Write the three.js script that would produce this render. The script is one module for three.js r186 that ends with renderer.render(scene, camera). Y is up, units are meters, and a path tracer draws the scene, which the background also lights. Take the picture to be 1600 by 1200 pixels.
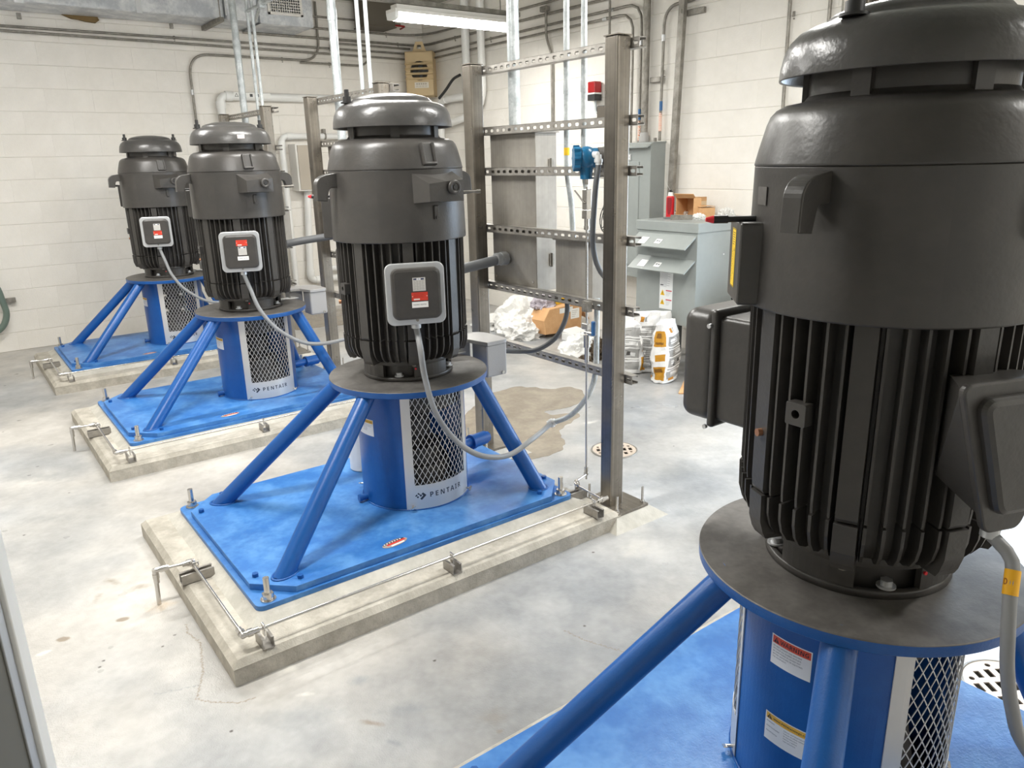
import * as THREE from 'three';
import { mergeGeometries } from 'three/addons/utils/BufferGeometryUtils.js';
import { RoundedBoxGeometry } from 'three/addons/geometries/RoundedBoxGeometry.js';
import { ConvexGeometry } from 'three/addons/geometries/ConvexGeometry.js';
import { ImprovedNoise } from 'three/addons/math/ImprovedNoise.js';
import { RectAreaLightUniformsLib } from 'three/addons/lights/RectAreaLightUniformsLib.js';

// ---------------------------------------------------------------- camera, sky, light, exposure
const scene = new THREE.Scene();
const FOCAL = 1182, YAW = -0.6397, PITCH = -0.2869, ROLL = -0.0246, EYE = 1.664;
const camera = new THREE.PerspectiveCamera(2 * Math.atan(600 / FOCAL) * 180 / Math.PI, 4 / 3, 0.05, 60);
camera.position.set(0, EYE, 0);
camera.rotation.set(PITCH, YAW, ROLL, 'YXZ');
camera.updateMatrixWorld();
scene.background = new THREE.Color().setRGB(2.2, 2.7, 3.3);      // overcast daylight outside the open doorway
const renderer = new THREE.WebGLRenderer({ antialias: true });
renderer.toneMapping = THREE.LinearToneMapping;
renderer.toneMappingExposure = 3.15;
renderer.shadowMap.enabled = true;
RectAreaLightUniformsLib.init();
const LAMP = 27;                                                   // luminance of a fluorescent lens

// ---------------------------------------------------------------- a pixel of the photograph gives a direction; a known plane gives the place
const rayDir = (u, v) => new THREE.Vector3((u - 800) / FOCAL, -(v - 600) / FOCAL, -1).applyQuaternion(camera.quaternion);
const onY = (u, v, h = 0) => { const d = rayDir(u, v); return d.multiplyScalar((h - EYE) / d.y).add(camera.position); };
const onZ = (u, v, z) => { const d = rayDir(u, v); return d.multiplyScalar(z / d.z).add(camera.position); };
const onX = (u, v, x) => { const d = rayDir(u, v); return d.multiplyScalar(x / d.x).add(camera.position); };
const V = (x, y, z) => new THREE.Vector3(x, y, z);
const RAD = Math.PI / 180;

// ---------------------------------------------------------------- random numbers and noise
let seed = 7;
const rnd = (a = 0, b = 1) => { seed = (seed * 1664525 + 1013904223) % 4294967296; return a + (b - a) * seed / 4294967296; };
function tileNoise(size, cells, sd) {          // smooth value noise that repeats at the border
  const s0 = seed; seed = sd; const g = new Float32Array(cells * cells); for (let i = 0; i < g.length; i++) g[i] = rnd(); seed = s0;
  const out = new Float32Array(size * size);
  for (let y = 0; y < size; y++) {
    const fy = y / size * cells, y0 = Math.floor(fy), ty = fy - y0, sy = ty * ty * (3 - 2 * ty), r0 = (y0 % cells) * cells, r1 = ((y0 + 1) % cells) * cells;
    for (let x = 0; x < size; x++) {
      const fx = x / size * cells, x0 = Math.floor(fx), tx = fx - x0, sx = tx * tx * (3 - 2 * tx), a = x0 % cells, b = (x0 + 1) % cells;
      out[y * size + x] = (g[r0 + a] * (1 - sx) + g[r0 + b] * sx) * (1 - sy) + (g[r1 + a] * (1 - sx) + g[r1 + b] * sx) * sy;
    }
  }
  return out;
}
function fbm(size, list, sd) {                 // list of [cells, weight]
  const o = new Float32Array(size * size); let w = 0;
  list.forEach(([c, k], i) => { const n = tileNoise(size, c, sd + i * 977); for (let j = 0; j < o.length; j++) o[j] += n[j] * k; w += k; });
  for (let j = 0; j < o.length; j++) o[j] /= w;
  return o;
}
function texOf(size, f, srgb = false, rep = 1) {
  const d = new Uint8Array(size * size * 4);
  for (let i = 0; i < size * size; i++) { const c = f(i, i % size, (i / size) | 0); d[i * 4] = c[0]; d[i * 4 + 1] = c[1]; d[i * 4 + 2] = c[2]; d[i * 4 + 3] = 255; }
  const t = new THREE.DataTexture(d, size, size); t.wrapS = t.wrapT = THREE.RepeatWrapping; t.magFilter = THREE.LinearFilter; t.minFilter = THREE.LinearMipmapLinearFilter; t.generateMipmaps = true;
  if (srgb) t.colorSpace = THREE.SRGBColorSpace; t.repeat.set(rep, rep); t.needsUpdate = true; return t;
}
const clamp8 = v => v < 0 ? 0 : v > 255 ? 255 : v;
const gray = v => { v = clamp8(v); return [v, v, v]; };
function canvasTex(w, h, draw) {
  const c = document.createElement('canvas'); c.width = w; c.height = h; const g = c.getContext('2d'); draw(g, w, h);
  const t = new THREE.CanvasTexture(c); t.colorSpace = THREE.SRGBColorSpace; t.magFilter = THREE.LinearFilter; return t;
}

// ---------------------------------------------------------------- geometry helpers
function flat(g) {                              // non-indexed, only position, normal and uv
  if (g.index) g = g.toNonIndexed();
  for (const k of Object.keys(g.attributes)) if (!['position', 'normal', 'uv'].includes(k)) g.deleteAttribute(k);
  if (!g.attributes.normal) g.computeVertexNormals();
  if (!g.attributes.uv) g.setAttribute('uv', new THREE.BufferAttribute(new Float32Array(g.attributes.position.count * 2), 2));
  g.morphAttributes = {}; return g;
}
function metreUV(g, ox = 0, oy = 0) {           // box projection, uv in metres
  const p = g.attributes.position, n = g.attributes.normal, uv = g.attributes.uv;
  for (let i = 0; i < p.count; i += 3) {
    let ax = 0, ay = 0, az = 0;
    for (let k = 0; k < 3; k++) { ax += Math.abs(n.getX(i + k)); ay += Math.abs(n.getY(i + k)); az += Math.abs(n.getZ(i + k)); }
    for (let k = 0; k < 3; k++) {
      const x = p.getX(i + k), y = p.getY(i + k), z = p.getZ(i + k);
      if (ay >= ax && ay >= az) uv.setXY(i + k, x + ox, z + oy); else if (ax >= az) uv.setXY(i + k, z + ox, y + oy); else uv.setXY(i + k, x + ox, y + oy);
    }
  }
  return g;
}
const place = (g, x = 0, y = 0, z = 0, rx = 0, ry = 0, rz = 0) => { if (rx) g.rotateX(rx); if (ry) g.rotateY(ry); if (rz) g.rotateZ(rz); g.translate(x, y, z); return g; };
const box = (w, h, d, x = 0, y = 0, z = 0, rx = 0, ry = 0, rz = 0) => place(new THREE.BoxGeometry(w, h, d), x, y, z, rx, ry, rz);
const rbox = (w, h, d, r, x = 0, y = 0, z = 0, rx = 0, ry = 0, rz = 0, s = 2) => place(new RoundedBoxGeometry(w, h, d, s, r), x, y, z, rx, ry, rz);
const cyl = (r, h, x = 0, y = 0, z = 0, rx = 0, ry = 0, rz = 0, seg = 20, r2 = r) => place(new THREE.CylinderGeometry(r2, r, h, seg), x, y, z, rx, ry, rz);
function rod(a, b, r, seg = 12, r2 = r) {
  const d = b.clone().sub(a), g = new THREE.CylinderGeometry(r2, r, d.length(), seg);
  g.applyQuaternion(new THREE.Quaternion().setFromUnitVectors(V(0, 1, 0), d.clone().normalize()));
  const m = a.clone().add(b).multiplyScalar(.5); g.translate(m.x, m.y, m.z); return g;
}
const lathe = (pts, seg = 64, p0 = 0, pl = Math.PI * 2) => new THREE.LatheGeometry(pts.map(p => new THREE.Vector2(p[0], p[1])), seg, p0, pl);
const poly = pts => { const s = new THREE.Shape(); pts.forEach((p, i) => i ? s.lineTo(p[0], p[1]) : s.moveTo(p[0], p[1])); s.closePath(); return s; };
const roundRect = (w, h, r) => { const s = new THREE.Shape(), x = -w / 2, y = -h / 2; s.moveTo(x + r, y); s.lineTo(x + w - r, y); s.absarc(x + w - r, y + r, r, -Math.PI / 2, 0); s.lineTo(x + w, y + h - r); s.absarc(x + w - r, y + h - r, r, 0, Math.PI / 2); s.lineTo(x + r, y + h); s.absarc(x + r, y + h - r, r, Math.PI / 2, Math.PI); s.lineTo(x, y + r); s.absarc(x + r, y + r, r, Math.PI, 1.5 * Math.PI); return s; };
const ext = (shape, depth, bevel = 0, cs = 8) => new THREE.ExtrudeGeometry(shape, { depth, bevelEnabled: bevel > 0, bevelSize: bevel, bevelThickness: bevel, bevelSegments: 2, curveSegments: cs });
const slabOf = (shape, y0, y1, bevel = 0, cs = 8) => { const g = ext(shape, y1 - y0 - 2 * bevel, bevel, cs); g.rotateX(Math.PI / 2); g.translate(0, y1 - bevel, 0); return g; };   // shape (x, z) as a plate between two heights
function bent(pts, bend) {                      // polyline with rounded corners
  const path = new THREE.CurvePath(); let a = pts[0].clone();
  for (let i = 1; i < pts.length - 1; i++) {
    const p = pts[i], d0 = pts[i - 1].clone().sub(p), d1 = pts[i + 1].clone().sub(p), k = Math.min(bend, d0.length() * .48, d1.length() * .48);
    const q0 = p.clone().add(d0.normalize().multiplyScalar(k)), q1 = p.clone().add(d1.normalize().multiplyScalar(k));
    if (a.distanceTo(q0) > 1e-4) path.add(new THREE.LineCurve3(a, q0));
    path.add(new THREE.QuadraticBezierCurve3(q0, p.clone(), q1)); a = q1;
  }
  path.add(new THREE.LineCurve3(a, pts[pts.length - 1].clone())); return path;
}
function sweep(curve, r, seg = 10, step = .025) {
  const n = Math.max(4, Math.min(160, Math.ceil(curve.getLength() / step))), g = new THREE.TubeGeometry(curve, n, r, seg, false);
  const out = [g];
  for (const t of [0, 1]) { const p = curve.getPointAt(t), d = curve.getTangentAt(t).multiplyScalar(t ? 1 : -1), c = new THREE.CircleGeometry(r, seg); c.applyQuaternion(new THREE.Quaternion().setFromUnitVectors(V(0, 0, 1), d)); c.translate(p.x, p.y, p.z); out.push(c); }
  return mergeGeometries(out.map(flat));
}
const pipe = (pts, r, bend = .1, seg = 10) => sweep(bent(pts, bend), r, seg, pts.length > 2 ? .02 : 10);
const flex = (pts, r, seg = 12) => sweep(new THREE.CatmullRomCurve3(pts, false, 'catmullrom', .5), r, seg, .02);
const dirAz = az => V(-Math.sin(az * RAD), 0, Math.cos(az * RAD));          // 0 = +z, turning towards -x
const outAz = (g, az) => g.rotateY(-az * RAD);                              // a shape built with +z outward, turned to an azimuth
function arcPatch(r, az0, az1, h0, h1, n = 12, th = 0) {                    // curved sheet, u from left to right seen from outside
  const pos = [], uv = [], nor = [], idx = [];
  for (let i = 0; i <= n; i++) { const a = az1 + (az0 - az1) * i / n, d = dirAz(a); for (let j = 0; j < 2; j++) { const h = j ? h1 : h0; pos.push(d.x * r, h, d.z * r); nor.push(d.x, 0, d.z); uv.push(i / n, j); } }
  for (let i = 0; i < n; i++) idx.push(i * 2, i * 2 + 2, i * 2 + 1, i * 2 + 1, i * 2 + 2, i * 2 + 3);
  const g = new THREE.BufferGeometry(); g.setAttribute('position', new THREE.Float32BufferAttribute(pos, 3)); g.setAttribute('normal', new THREE.Float32BufferAttribute(nor, 3)); g.setAttribute('uv', new THREE.Float32BufferAttribute(uv, 2)); g.setIndex(idx); return g;
}
function arcShell(r0, r1, az0, az1, h0, h1, n = 24) {                       // curved plate with thickness, closed
  const s = new THREE.Shape(), P = [];
  for (let i = 0; i <= n; i++) { const d = dirAz(az0 + (az1 - az0) * i / n); P.push([d.x * r1, d.z * r1]); }
  for (let i = n; i >= 0; i--) { const d = dirAz(az0 + (az1 - az0) * i / n); P.push([d.x * r0, d.z * r0]); }
  P.forEach((p, i) => i ? s.lineTo(p[0], p[1]) : s.moveTo(p[0], p[1])); s.closePath();
  return slabOf(s, h0, h1);
}

// ---------------------------------------------------------------- naming
const taken = {};
const numbered = n => { taken[n] = (taken[n] ?? -1) + 1; return taken[n] ? `${n}_${String(taken[n]).padStart(3, '0')}` : n; };
function mesh(name, geos, mat, parent, keepUV = false) {
  let g = Array.isArray(geos) ? (geos.length === 1 ? flat(geos[0]) : mergeGeometries(geos.map(flat))) : (geos.isShared ? geos : flat(geos));
  if (!keepUV && !g.isShared) metreUV(g);
  const m = new THREE.Mesh(g, mat); m.name = name; m.castShadow = m.receiveShadow = true; if (parent) parent.add(m); return m;
}
const share = (g, ox = 0, oy = 0) => { g = metreUV(flat(g), ox, oy); g.isShared = true; return g; };
function inst(name, geo, mat, parent) { const m = new THREE.Mesh(geo, mat); m.name = name; m.castShadow = m.receiveShadow = true; parent.add(m); return m; }
function thing(name, label, category, pos = [0, 0, 0], ry = 0, group) {
  const o = new THREE.Group(); o.name = numbered(name); o.position.set(...pos); o.rotation.y = ry; o.userData = { label, category }; if (group) o.userData.group = group; scene.add(o); return o;
}
function single(name, label, category, geos, mat, group, keepUV) {
  const m = mesh(numbered(name), geos, mat, scene, keepUV); m.userData = { label, category }; if (group) m.userData.group = group; return m;
}
function struct(name, geos, mat, keepUV) { const m = mesh(name, geos, mat, scene, keepUV); m.userData = { kind: 'structure' }; return m; }
const sub = (o, label) => { o.userData.label = label; return o; };
const stuff = o => { o.userData.kind = 'stuff'; return o; };
// ---------------------------------------------------------------- materials
const nFine = fbm(512, [[64, 1], [128, .7], [256, .5]], 11), nMid = fbm(512, [[8, 1], [16, .7], [40, .5], [90, .3]], 23), nPeel = fbm(512, [[48, 1], [96, .8]], 57);
const bumpFine = texOf(512, i => gray(nFine[i] * 255), false, 3), bumpPeel = texOf(512, i => gray(nPeel[i] * 255), false, 6);
const nCast = fbm(512, [[14, 1], [30, .9], [70, .7], [150, .35]], 83), bumpCast = texOf(512, i => gray(nCast[i] * 255), false, 2.3);
const bumpWall = texOf(512, i => gray((nFine[i] * .6 + nMid[i] * .5) * 235), false, 2.2);
const mix3 = (a, b, t) => [a[0] + (b[0] - a[0]) * t, a[1] + (b[1] - a[1]) * t, a[2] + (b[2] - a[2]) * t];
const blotch = (a, b, n, gain = 2.2, rep = 1) => texOf(512, i => mix3(a, b, Math.min(1, Math.max(0, (n[i] - .5) * gain + .5))), true, rep);
const nBrush = (() => { const o = new Float32Array(512 * 512), col = new Float32Array(512); for (let x = 0; x < 512; x++) col[x] = rnd(); for (let y = 0; y < 512; y++) for (let x = 0; x < 512; x++) { const k = y * 512 + x; o[k] = (col[x] * .5 + col[(x + 1) % 512] * .3 + col[(x + 2) % 512] * .2) * .55 + nMid[k] * .45; } return o; })();
function M(r, g, b, rough, metal = 0, extra = {}) { const m = new THREE.MeshStandardMaterial({ roughness: rough, metalness: metal, ...extra }); m.color.setRGB(r, g, b); return m; }
function P(r, g, b, rough, metal = 0, extra = {}) { const m = new THREE.MeshPhysicalMaterial({ roughness: rough, metalness: metal, ...extra }); m.color.setRGB(r, g, b); return m; }
const mat = {
  wall: M(1, 1, 1, .62, 0, { map: blotch([228, 224, 216], [236, 232, 225], nMid, 1.6, .7), bumpMap: bumpWall, bumpScale: .0022 }),
  mortar: M(.66, .63, .57, .8),
  ceiling: M(.34, .34, .29, .8, 0, { bumpMap: bumpFine, bumpScale: .002 }),
  pad: M(1, 1, 1, .82, 0, { map: blotch([166, 160, 148], [196, 190, 178], nMid, 2.4, 1.6), bumpMap: bumpFine, bumpScale: .0016 }),
  grout: M(1, 1, 1, .85, 0, { map: blotch([176, 172, 162], [200, 196, 186], nMid, 2.2, 1.4), bumpMap: bumpFine, bumpScale: .001 }),
  motor: M(1, 1, 1, .36, 0, { map: blotch([61, 59, 57], [70, 67, 64], nMid, 2, 1.3), bumpMap: bumpCast, bumpScale: .0007 }),
  motorCap: M(1, 1, 1, .3, 0, { map: blotch([66, 65, 64], [75, 73, 71], nMid, 2, 1.3), bumpMap: bumpCast, bumpScale: .0011 }),
  castIron: M(.045, .042, .04, .6, 0, { bumpMap: bumpPeel, bumpScale: .0006 }),
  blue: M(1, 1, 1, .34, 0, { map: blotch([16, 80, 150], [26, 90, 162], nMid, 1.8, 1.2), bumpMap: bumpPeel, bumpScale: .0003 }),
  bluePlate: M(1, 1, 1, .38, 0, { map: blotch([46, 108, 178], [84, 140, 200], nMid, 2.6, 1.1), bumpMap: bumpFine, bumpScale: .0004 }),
  table: M(1, 1, 1, .5, .25, { map: blotch([88, 85, 82], [112, 109, 105], nMid, 2.2, 2), bumpMap: bumpFine, bumpScale: .0002 }),
  steel: M(1, 1, 1, .34, .85, { map: texOf(512, i => { const v = 112 + nBrush[i] * 58; return [v, v * .955, v * .89]; }, true, 1.5), roughnessMap: texOf(512, i => gray(190 + nMid[i] * 60), false, 1.3) }),
  strut: M(1, 1, 1, .42, .75, { map: blotch([150, 146, 140], [182, 178, 172], nMid, 2, 2) }),
  stainlessBox: M(1, 1, 1, .52, .4, { map: texOf(512, i => { const v = 138 + nBrush[i] * 18 + nMid[i] * 26; return [v, v * .97, v * .92]; }, true, 1) }),
  tube: M(.62, .60, .57, .25, .95),
  guard: M(.66, .65, .63, .35, .45),
  galv: M(1, 1, 1, .42, .28, { map: blotch([168, 174, 176], [204, 209, 210], nMid, 2.6, 3) }),
  galvDull: M(1, 1, 1, .5, .5, { map: blotch([128, 124, 117], [156, 152, 144], nMid, 2.4, 3) }),
  pvc: M(.80, .80, .78, .3),
  flexGray: M(.27, .275, .28, .48),
  flexDark: M(.13, .135, .14, .5),
  alu: M(.56, .57, .58, .38, .55),
  aluCast: M(.44, .43, .42, .48, .2, { bumpMap: bumpPeel, bumpScale: .0004 }),
  cabinet: M(1, 1, 1, .42, 0, { map: blotch([150, 156, 154], [158, 163, 161], nMid, 1.5, 1) }),
  cabinetDark: M(.17, .18, .18, .45),
  tan: M(.58, .44, .25, .5),
  white: M(.82, .82, .80, .45),
  whitePaint: M(.74, .72, .68, .5),
  lens: M(.9, .9, .9, .5, 0, { emissive: new THREE.Color(1, .98, .93), emissiveIntensity: 14 }),
  foil: M(1, 1, 1, .34, .35, { map: blotch([196, 200, 206], [236, 238, 240], nMid, 2.6, 1.2), bumpMap: bumpPeel, bumpScale: .004 }),
  card: M(1, 1, 1, .8, 0, { map: blotch([204, 158, 110], [214, 170, 124], nMid, 2, 2) }),
  cardDark: M(.30, .17, .08, .85),
  plastic: P(.80, .79, .76, .35, 0, { transmission: .12, thickness: 0 }),
  blackBag: M(.010, .010, .011, .22, 0, { bumpMap: bumpFine, bumpScale: .004 }),
  red: M(.34, .006, .008, .3), redTip: M(.75, .03, .04, .35), yellow: M(.82, .52, .02, .5), orange: M(.85, .22, .04, .55), blueTape: M(.03, .12, .30, .5),
  transmitter: M(.012, .13, .27, .28, 0, { bumpMap: bumpPeel, bumpScale: .0004 }),
  black: M(.02, .02, .02, .45), brass: M(.45, .22, .12, .4, .8), pale: M(.6, .58, .52, .4, .3),
  drain: M(.62, .52, .43, .5, .4), doorPaint: M(.13, .125, .105, .5), greenPipe: M(.14, .19, .16, .35), brownBox: M(.10, .085, .065, .6),
  concreteOut: M(.5, .49, .47, .9),
};
const printed = (w, h, draw, rough = .5, metal = 0) => M(1, 1, 1, rough, metal, { map: canvasTex(w, h, draw) });
// ---------------------------------------------------------------- room shell
const ZB = -8.67, XR = 5.22, XL = -2.2, ZF = 2.0, HC = 3.45, DOOR = [-2.75, -0.95, 2.15];
const DRAINS = [[2.985, -3.01], [2.487, -.705]];
const FLOOR0 = { x: -2, z: -8.9, s: 8.9 };
const floorTex = (() => {
  const N = 2048, big = fbm(N, [[5, 1], [11, .9], [23, .6]], 301), mid = fbm(N, [[37, 1], [71, .8], [150, .5]], 409), fine = fbm(N, [[310, 1], [640, .8]], 503), swirl = fbm(N, [[9, 1], [19, .7], [41, .5]], 611);
  const px = new Float32Array(N * N * 3);
  for (let i = 0; i < N * N; i++) {
    const t = (big[i] - .5) * 1.5 + (mid[i] - .5) * .75, s = (swirl[i] - .5) * 2.2, f = (fine[i] - .5) * 16;
    let v = 170 + t * 62 + f; const cool = Math.max(0, Math.min(1, s + .35 - t * .8));
    px[i * 3] = v + 4 - cool * 14; px[i * 3 + 1] = v - cool * 8; px[i * 3 + 2] = v - 6;
  }
  const at = p => [(p.x - FLOOR0.x) / FLOOR0.s * N, (p.z - FLOOR0.z) / FLOOR0.s * N];
  const noise = new ImprovedNoise();
  const stain = (u, v, rx, rz, ang, c, a, ragged = .45) => {           // a patch of dirt with a ragged outline, half-axes in metres
    const [cx, cy] = at(onY(u, v)), k = N / FLOOR0.s, R = Math.max(rx, rz) * k * 1.6, ca = Math.cos(ang), sa = Math.sin(ang);
    for (let y = Math.max(0, Math.floor(cy - R)); y < Math.min(N, cy + R); y++) for (let x = Math.max(0, Math.floor(cx - R)); x < Math.min(N, cx + R); x++) {
      const dx = (x - cx) / k, dy = (y - cy) / k, p = (dx * ca + dy * sa) / rx, q = (-dx * sa + dy * ca) / rz;
      const d = Math.hypot(p, q) + ragged * noise.noise(x * .11, y * .11, u) + ragged * .6 * noise.noise(x * .37, y * .37, v);
      const w = Math.max(0, Math.min(1, (1 - d) * (ragged > .3 ? 1.1 : 3))) * a; if (!w) continue;
      const i = (y * N + x) * 3; for (let j = 0; j < 3; j++) px[i + j] += (c[j] - px[i + j]) * w;
    }
  };
  const crack = (pts, c, a) => { for (let i = 0; i + 1 < pts.length; i++) { const A = at(onY(...pts[i])), B = at(onY(...pts[i + 1])), n = Math.ceil(Math.hypot(B[0] - A[0], B[1] - A[1]) * 2); for (let k = 0; k <= n; k++) { const x = Math.round(A[0] + (B[0] - A[0]) * k / n + noise.noise(k * .21, i, 3) * 2.4), y = Math.round(A[1] + (B[1] - A[1]) * k / n + noise.noise(k * .17, i, 9) * 2.4), o = (y * N + x) * 3; if (o >= 0 && o < px.length) for (let j = 0; j < 3; j++) px[o + j] += (c[j] - px[o + j]) * a; } } };
  const brown = [128, 112, 92], slate = [132, 136, 138], pale = [226, 222, 212];
  stain(97, 999, .028, .019, .6, brown, .75, .2); stain(190, 968, .028, .017, .4, brown, .75, .2);
  stain(172, 908, .05, .022, 1.2, brown, .5); stain(215, 918, .05, .03, .3, brown, .42); stain(150, 935, .05, .02, 2, brown, .35);
  stain(62, 1022, .03, .016, .2, pale, .9); stain(73, 1018, .022, .01, .2, pale, .9);
  stain(250, 947, .06, .05, 0, [196, 170, 138], .5);
  stain(580, 1130, .05, .014, .9, brown, .6); stain(612, 1160, .04, .012, 1.1, slate, .6); stain(560, 1063, .05, .03, .3, slate, .5); stain(635, 1108, .09, .03, .5, slate, .5);
  stain(65, 745, .24, .08, .7, slate, .4); stain(120, 700, .2, .07, .9, slate, .35); stain(75, 810, .16, .06, .6, slate, .3); stain(95, 640, .2, .06, .6, slate, .28);
  stain(470, 1120, .16, .07, .5, slate, .3); stain(1060, 740, .2, .1, .4, slate, .35); stain(1075, 800, .1, .06, .4, slate, .45); stain(1000, 760, .14, .05, .5, slate, .3);
  stain(770, 1120, .06, .05, .2, brown, .22); stain(780, 1142, .02, .012, .3, brown, .6); stain(900, 1010, .15, .05, .7, slate, .25);
  stain(450, 1045, .045, .03, .3, pale, .7); stain(475, 1085, .03, .014, .6, pale, .7);
  stain(990, 860, .1, .08, .1, [196, 192, 184], .5); stain(920, 660, .08, .03, .2, pale, .6);
  crack([[290, 975], [292, 988], [312, 1005], [316, 1050], [312, 1068], [306, 1092], [330, 1097], [372, 1098], [398, 1090]], brown, .38);
  crack([[985, 1022], [912, 1000], [880, 985]], brown, .3);
  crack([[240, 1085], [312, 1070]], slate, .3);
  for (const [u, v] of [[4, 675], [107, 770], [37, 836], [155, 1042], [161, 1032], [926, 863], [912, 978], [678, 1032], [1052, 697], [360, 1142], [272, 992], [253, 1010], [535, 862]]) stain(u, v, .006, .005, 0, [60, 54, 48], .9, .2);
  return texOf(N, i => [clamp8(px[i * 3]), clamp8(px[i * 3 + 1]), clamp8(px[i * 3 + 2])], true);
})();
floorTex.wrapS = floorTex.wrapT = THREE.MirroredRepeatWrapping;
mat.floor = M(1, 1, 1, .46, 0, { map: floorTex, roughnessMap: texOf(512, i => gray(120 + nMid[i] * 150), false, 4), bumpMap: bumpFine.clone(), bumpScale: .0009 });
mat.floor.bumpMap.repeat.set(30, 30);
{
  const fs = poly([[XL - .2, ZB - .2], [XR + .2, ZB - .2], [XR + .2, ZF + .2], [XL - .2, ZF + .2]]); for (const [x, z] of DRAINS) { const h = new THREE.Path(); h.absarc(x, z, .13, 0, Math.PI * 2, true); fs.holes.push(h); }
  const g = flat(slabOf(fs, -.2, 0, 0, 40)), p = g.attributes.position, uv = g.attributes.uv;
  for (let i = 0; i < p.count; i++) uv.setXY(i, (p.getX(i) - FLOOR0.x) / FLOOR0.s, (p.getZ(i) - FLOOR0.z) / FLOOR0.s);
  struct('floor', g, mat.floor, true);
}
struct('ceiling', box(XR - XL + .4, .15, ZF - ZB + .4, (XR + XL) / 2, HC + .075, (ZF + ZB) / 2), mat.ceiling);
// concrete blocks: 406 x 203 mm courses in running bond, thin struck joints, painted over
const blockGeo = (w, h, ox) => {                   // front face, chamfered rim and sides; +z is the wall face, proud of the slab by 4 mm
  const c = .003, d = .006, a = w / 2, b = h / 2, i = a - .0004, j = b - c;
  const Q = (p, q, r, s) => [...p, ...q, ...r, ...p, ...r, ...s], pos = [
    ...Q([-i, -j, 0], [i, -j, 0], [i, j, 0], [-i, j, 0]),
    ...Q([-a, -b, -c], [a, -b, -c], [i, -j, 0], [-i, -j, 0]), ...Q([i, -j, 0], [a, -b, -c], [a, b, -c], [i, j, 0]), ...Q([-i, j, 0], [i, j, 0], [a, b, -c], [-a, b, -c]), ...Q([-a, -b, -c], [-i, -j, 0], [-i, j, 0], [-a, b, -c]),
    ...Q([-a, -b, -d], [a, -b, -d], [a, -b, -c], [-a, -b, -c]), ...Q([a, -b, -c], [a, -b, -d], [a, b, -d], [a, b, -c]), ...Q([-a, b, -c], [a, b, -c], [a, b, -d], [-a, b, -d]), ...Q([-a, -b, -d], [-a, -b, -c], [-a, b, -c], [-a, b, -d])];
  const g = new THREE.BufferGeometry(); g.setAttribute('position', new THREE.Float32BufferAttribute(pos, 3)); g.computeVertexNormals(); return share(g, ox, ox * 1.7);
};
const blockVariants = {};
function laidBlocks(wall, along, fixed, from, to, rows, opening) {   // along: 'x' on the back wall, 'z' on the right wall
  for (let r = 0; r < rows; r++) {
    const y0 = r ? -.025 + .2032 * r : 0, y1 = Math.min(HC, -.025 + .2032 * (r + 1)), h = y1 - y0 - .0032; if (h < .02) continue;
    for (let k = -1; ; k++) {
      let a = from + (k + (r % 2) * .5) * .4064, b = a + .4064; if (a >= to) break; a = Math.max(a, from); b = Math.min(b, to); if (b - a < .03) continue;
      const w = b - a - .0003, id = `${w.toFixed(3)}_${h.toFixed(3)}_${(k * 3 + r * 5 + 30) % 5}`;
      const m = inst('block', blockVariants[id] ??= blockGeo(w, h, ((k * 3 + r * 5 + 30) % 5) * .37), mat.wall, wall), off = .004 + ((k * 7 + r * 13 + 40) % 7 - 3) * .00018;
      if (along === 'x') m.position.set((a + b) / 2, (y0 + y1) / 2, fixed + off); else { m.position.set(fixed - off, (y0 + y1) / 2, (a + b) / 2); m.rotation.y = -Math.PI / 2; }
    }
  }
}
const wallBack = struct('wall_back', box(XR - XL + .4, HC, .2, (XR + XL) / 2, HC / 2, ZB - .1), mat.mortar);
laidBlocks(wallBack, 'x', ZB, -.35, XR - .004, 17);
const wallRight = struct('wall_right', [box(.2, HC, DOOR[0] - ZB, XR + .1, HC / 2, (DOOR[0] + ZB) / 2), box(.2, HC, ZF - DOOR[1], XR + .1, HC / 2, (DOOR[1] + ZF) / 2), box(.2, HC - DOOR[2], DOOR[1] - DOOR[0], XR + .1, (HC + DOOR[2]) / 2, (DOOR[0] + DOOR[1]) / 2)], mat.mortar);
laidBlocks(wallRight, 'z', XR, ZB + .01, DOOR[0] - .06, 17);
struct('wall_left', box(.2, HC, ZF - ZB, XL - .1, HC / 2, (ZF + ZB) / 2), mat.wall);
struct('wall_front', box(XR - XL + .4, HC, .2, (XR + XL) / 2, HC / 2, ZF + .1), mat.wall);
struct('trim_1', [box(.24, DOOR[2], .05, XR + .09, DOOR[2] / 2, DOOR[0] - .025), box(.24, DOOR[2], .05, XR + .09, DOOR[2] / 2, DOOR[1] + .025), box(.24, .05, DOOR[1] - DOOR[0] + .1, XR + .09, DOOR[2] + .025, (DOOR[0] + DOOR[1]) / 2)], mat.doorPaint);
struct('floor_outside', box(5, .1, 9, XR + 2.7, -.06, -1.8), mat.concreteOut);
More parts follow.
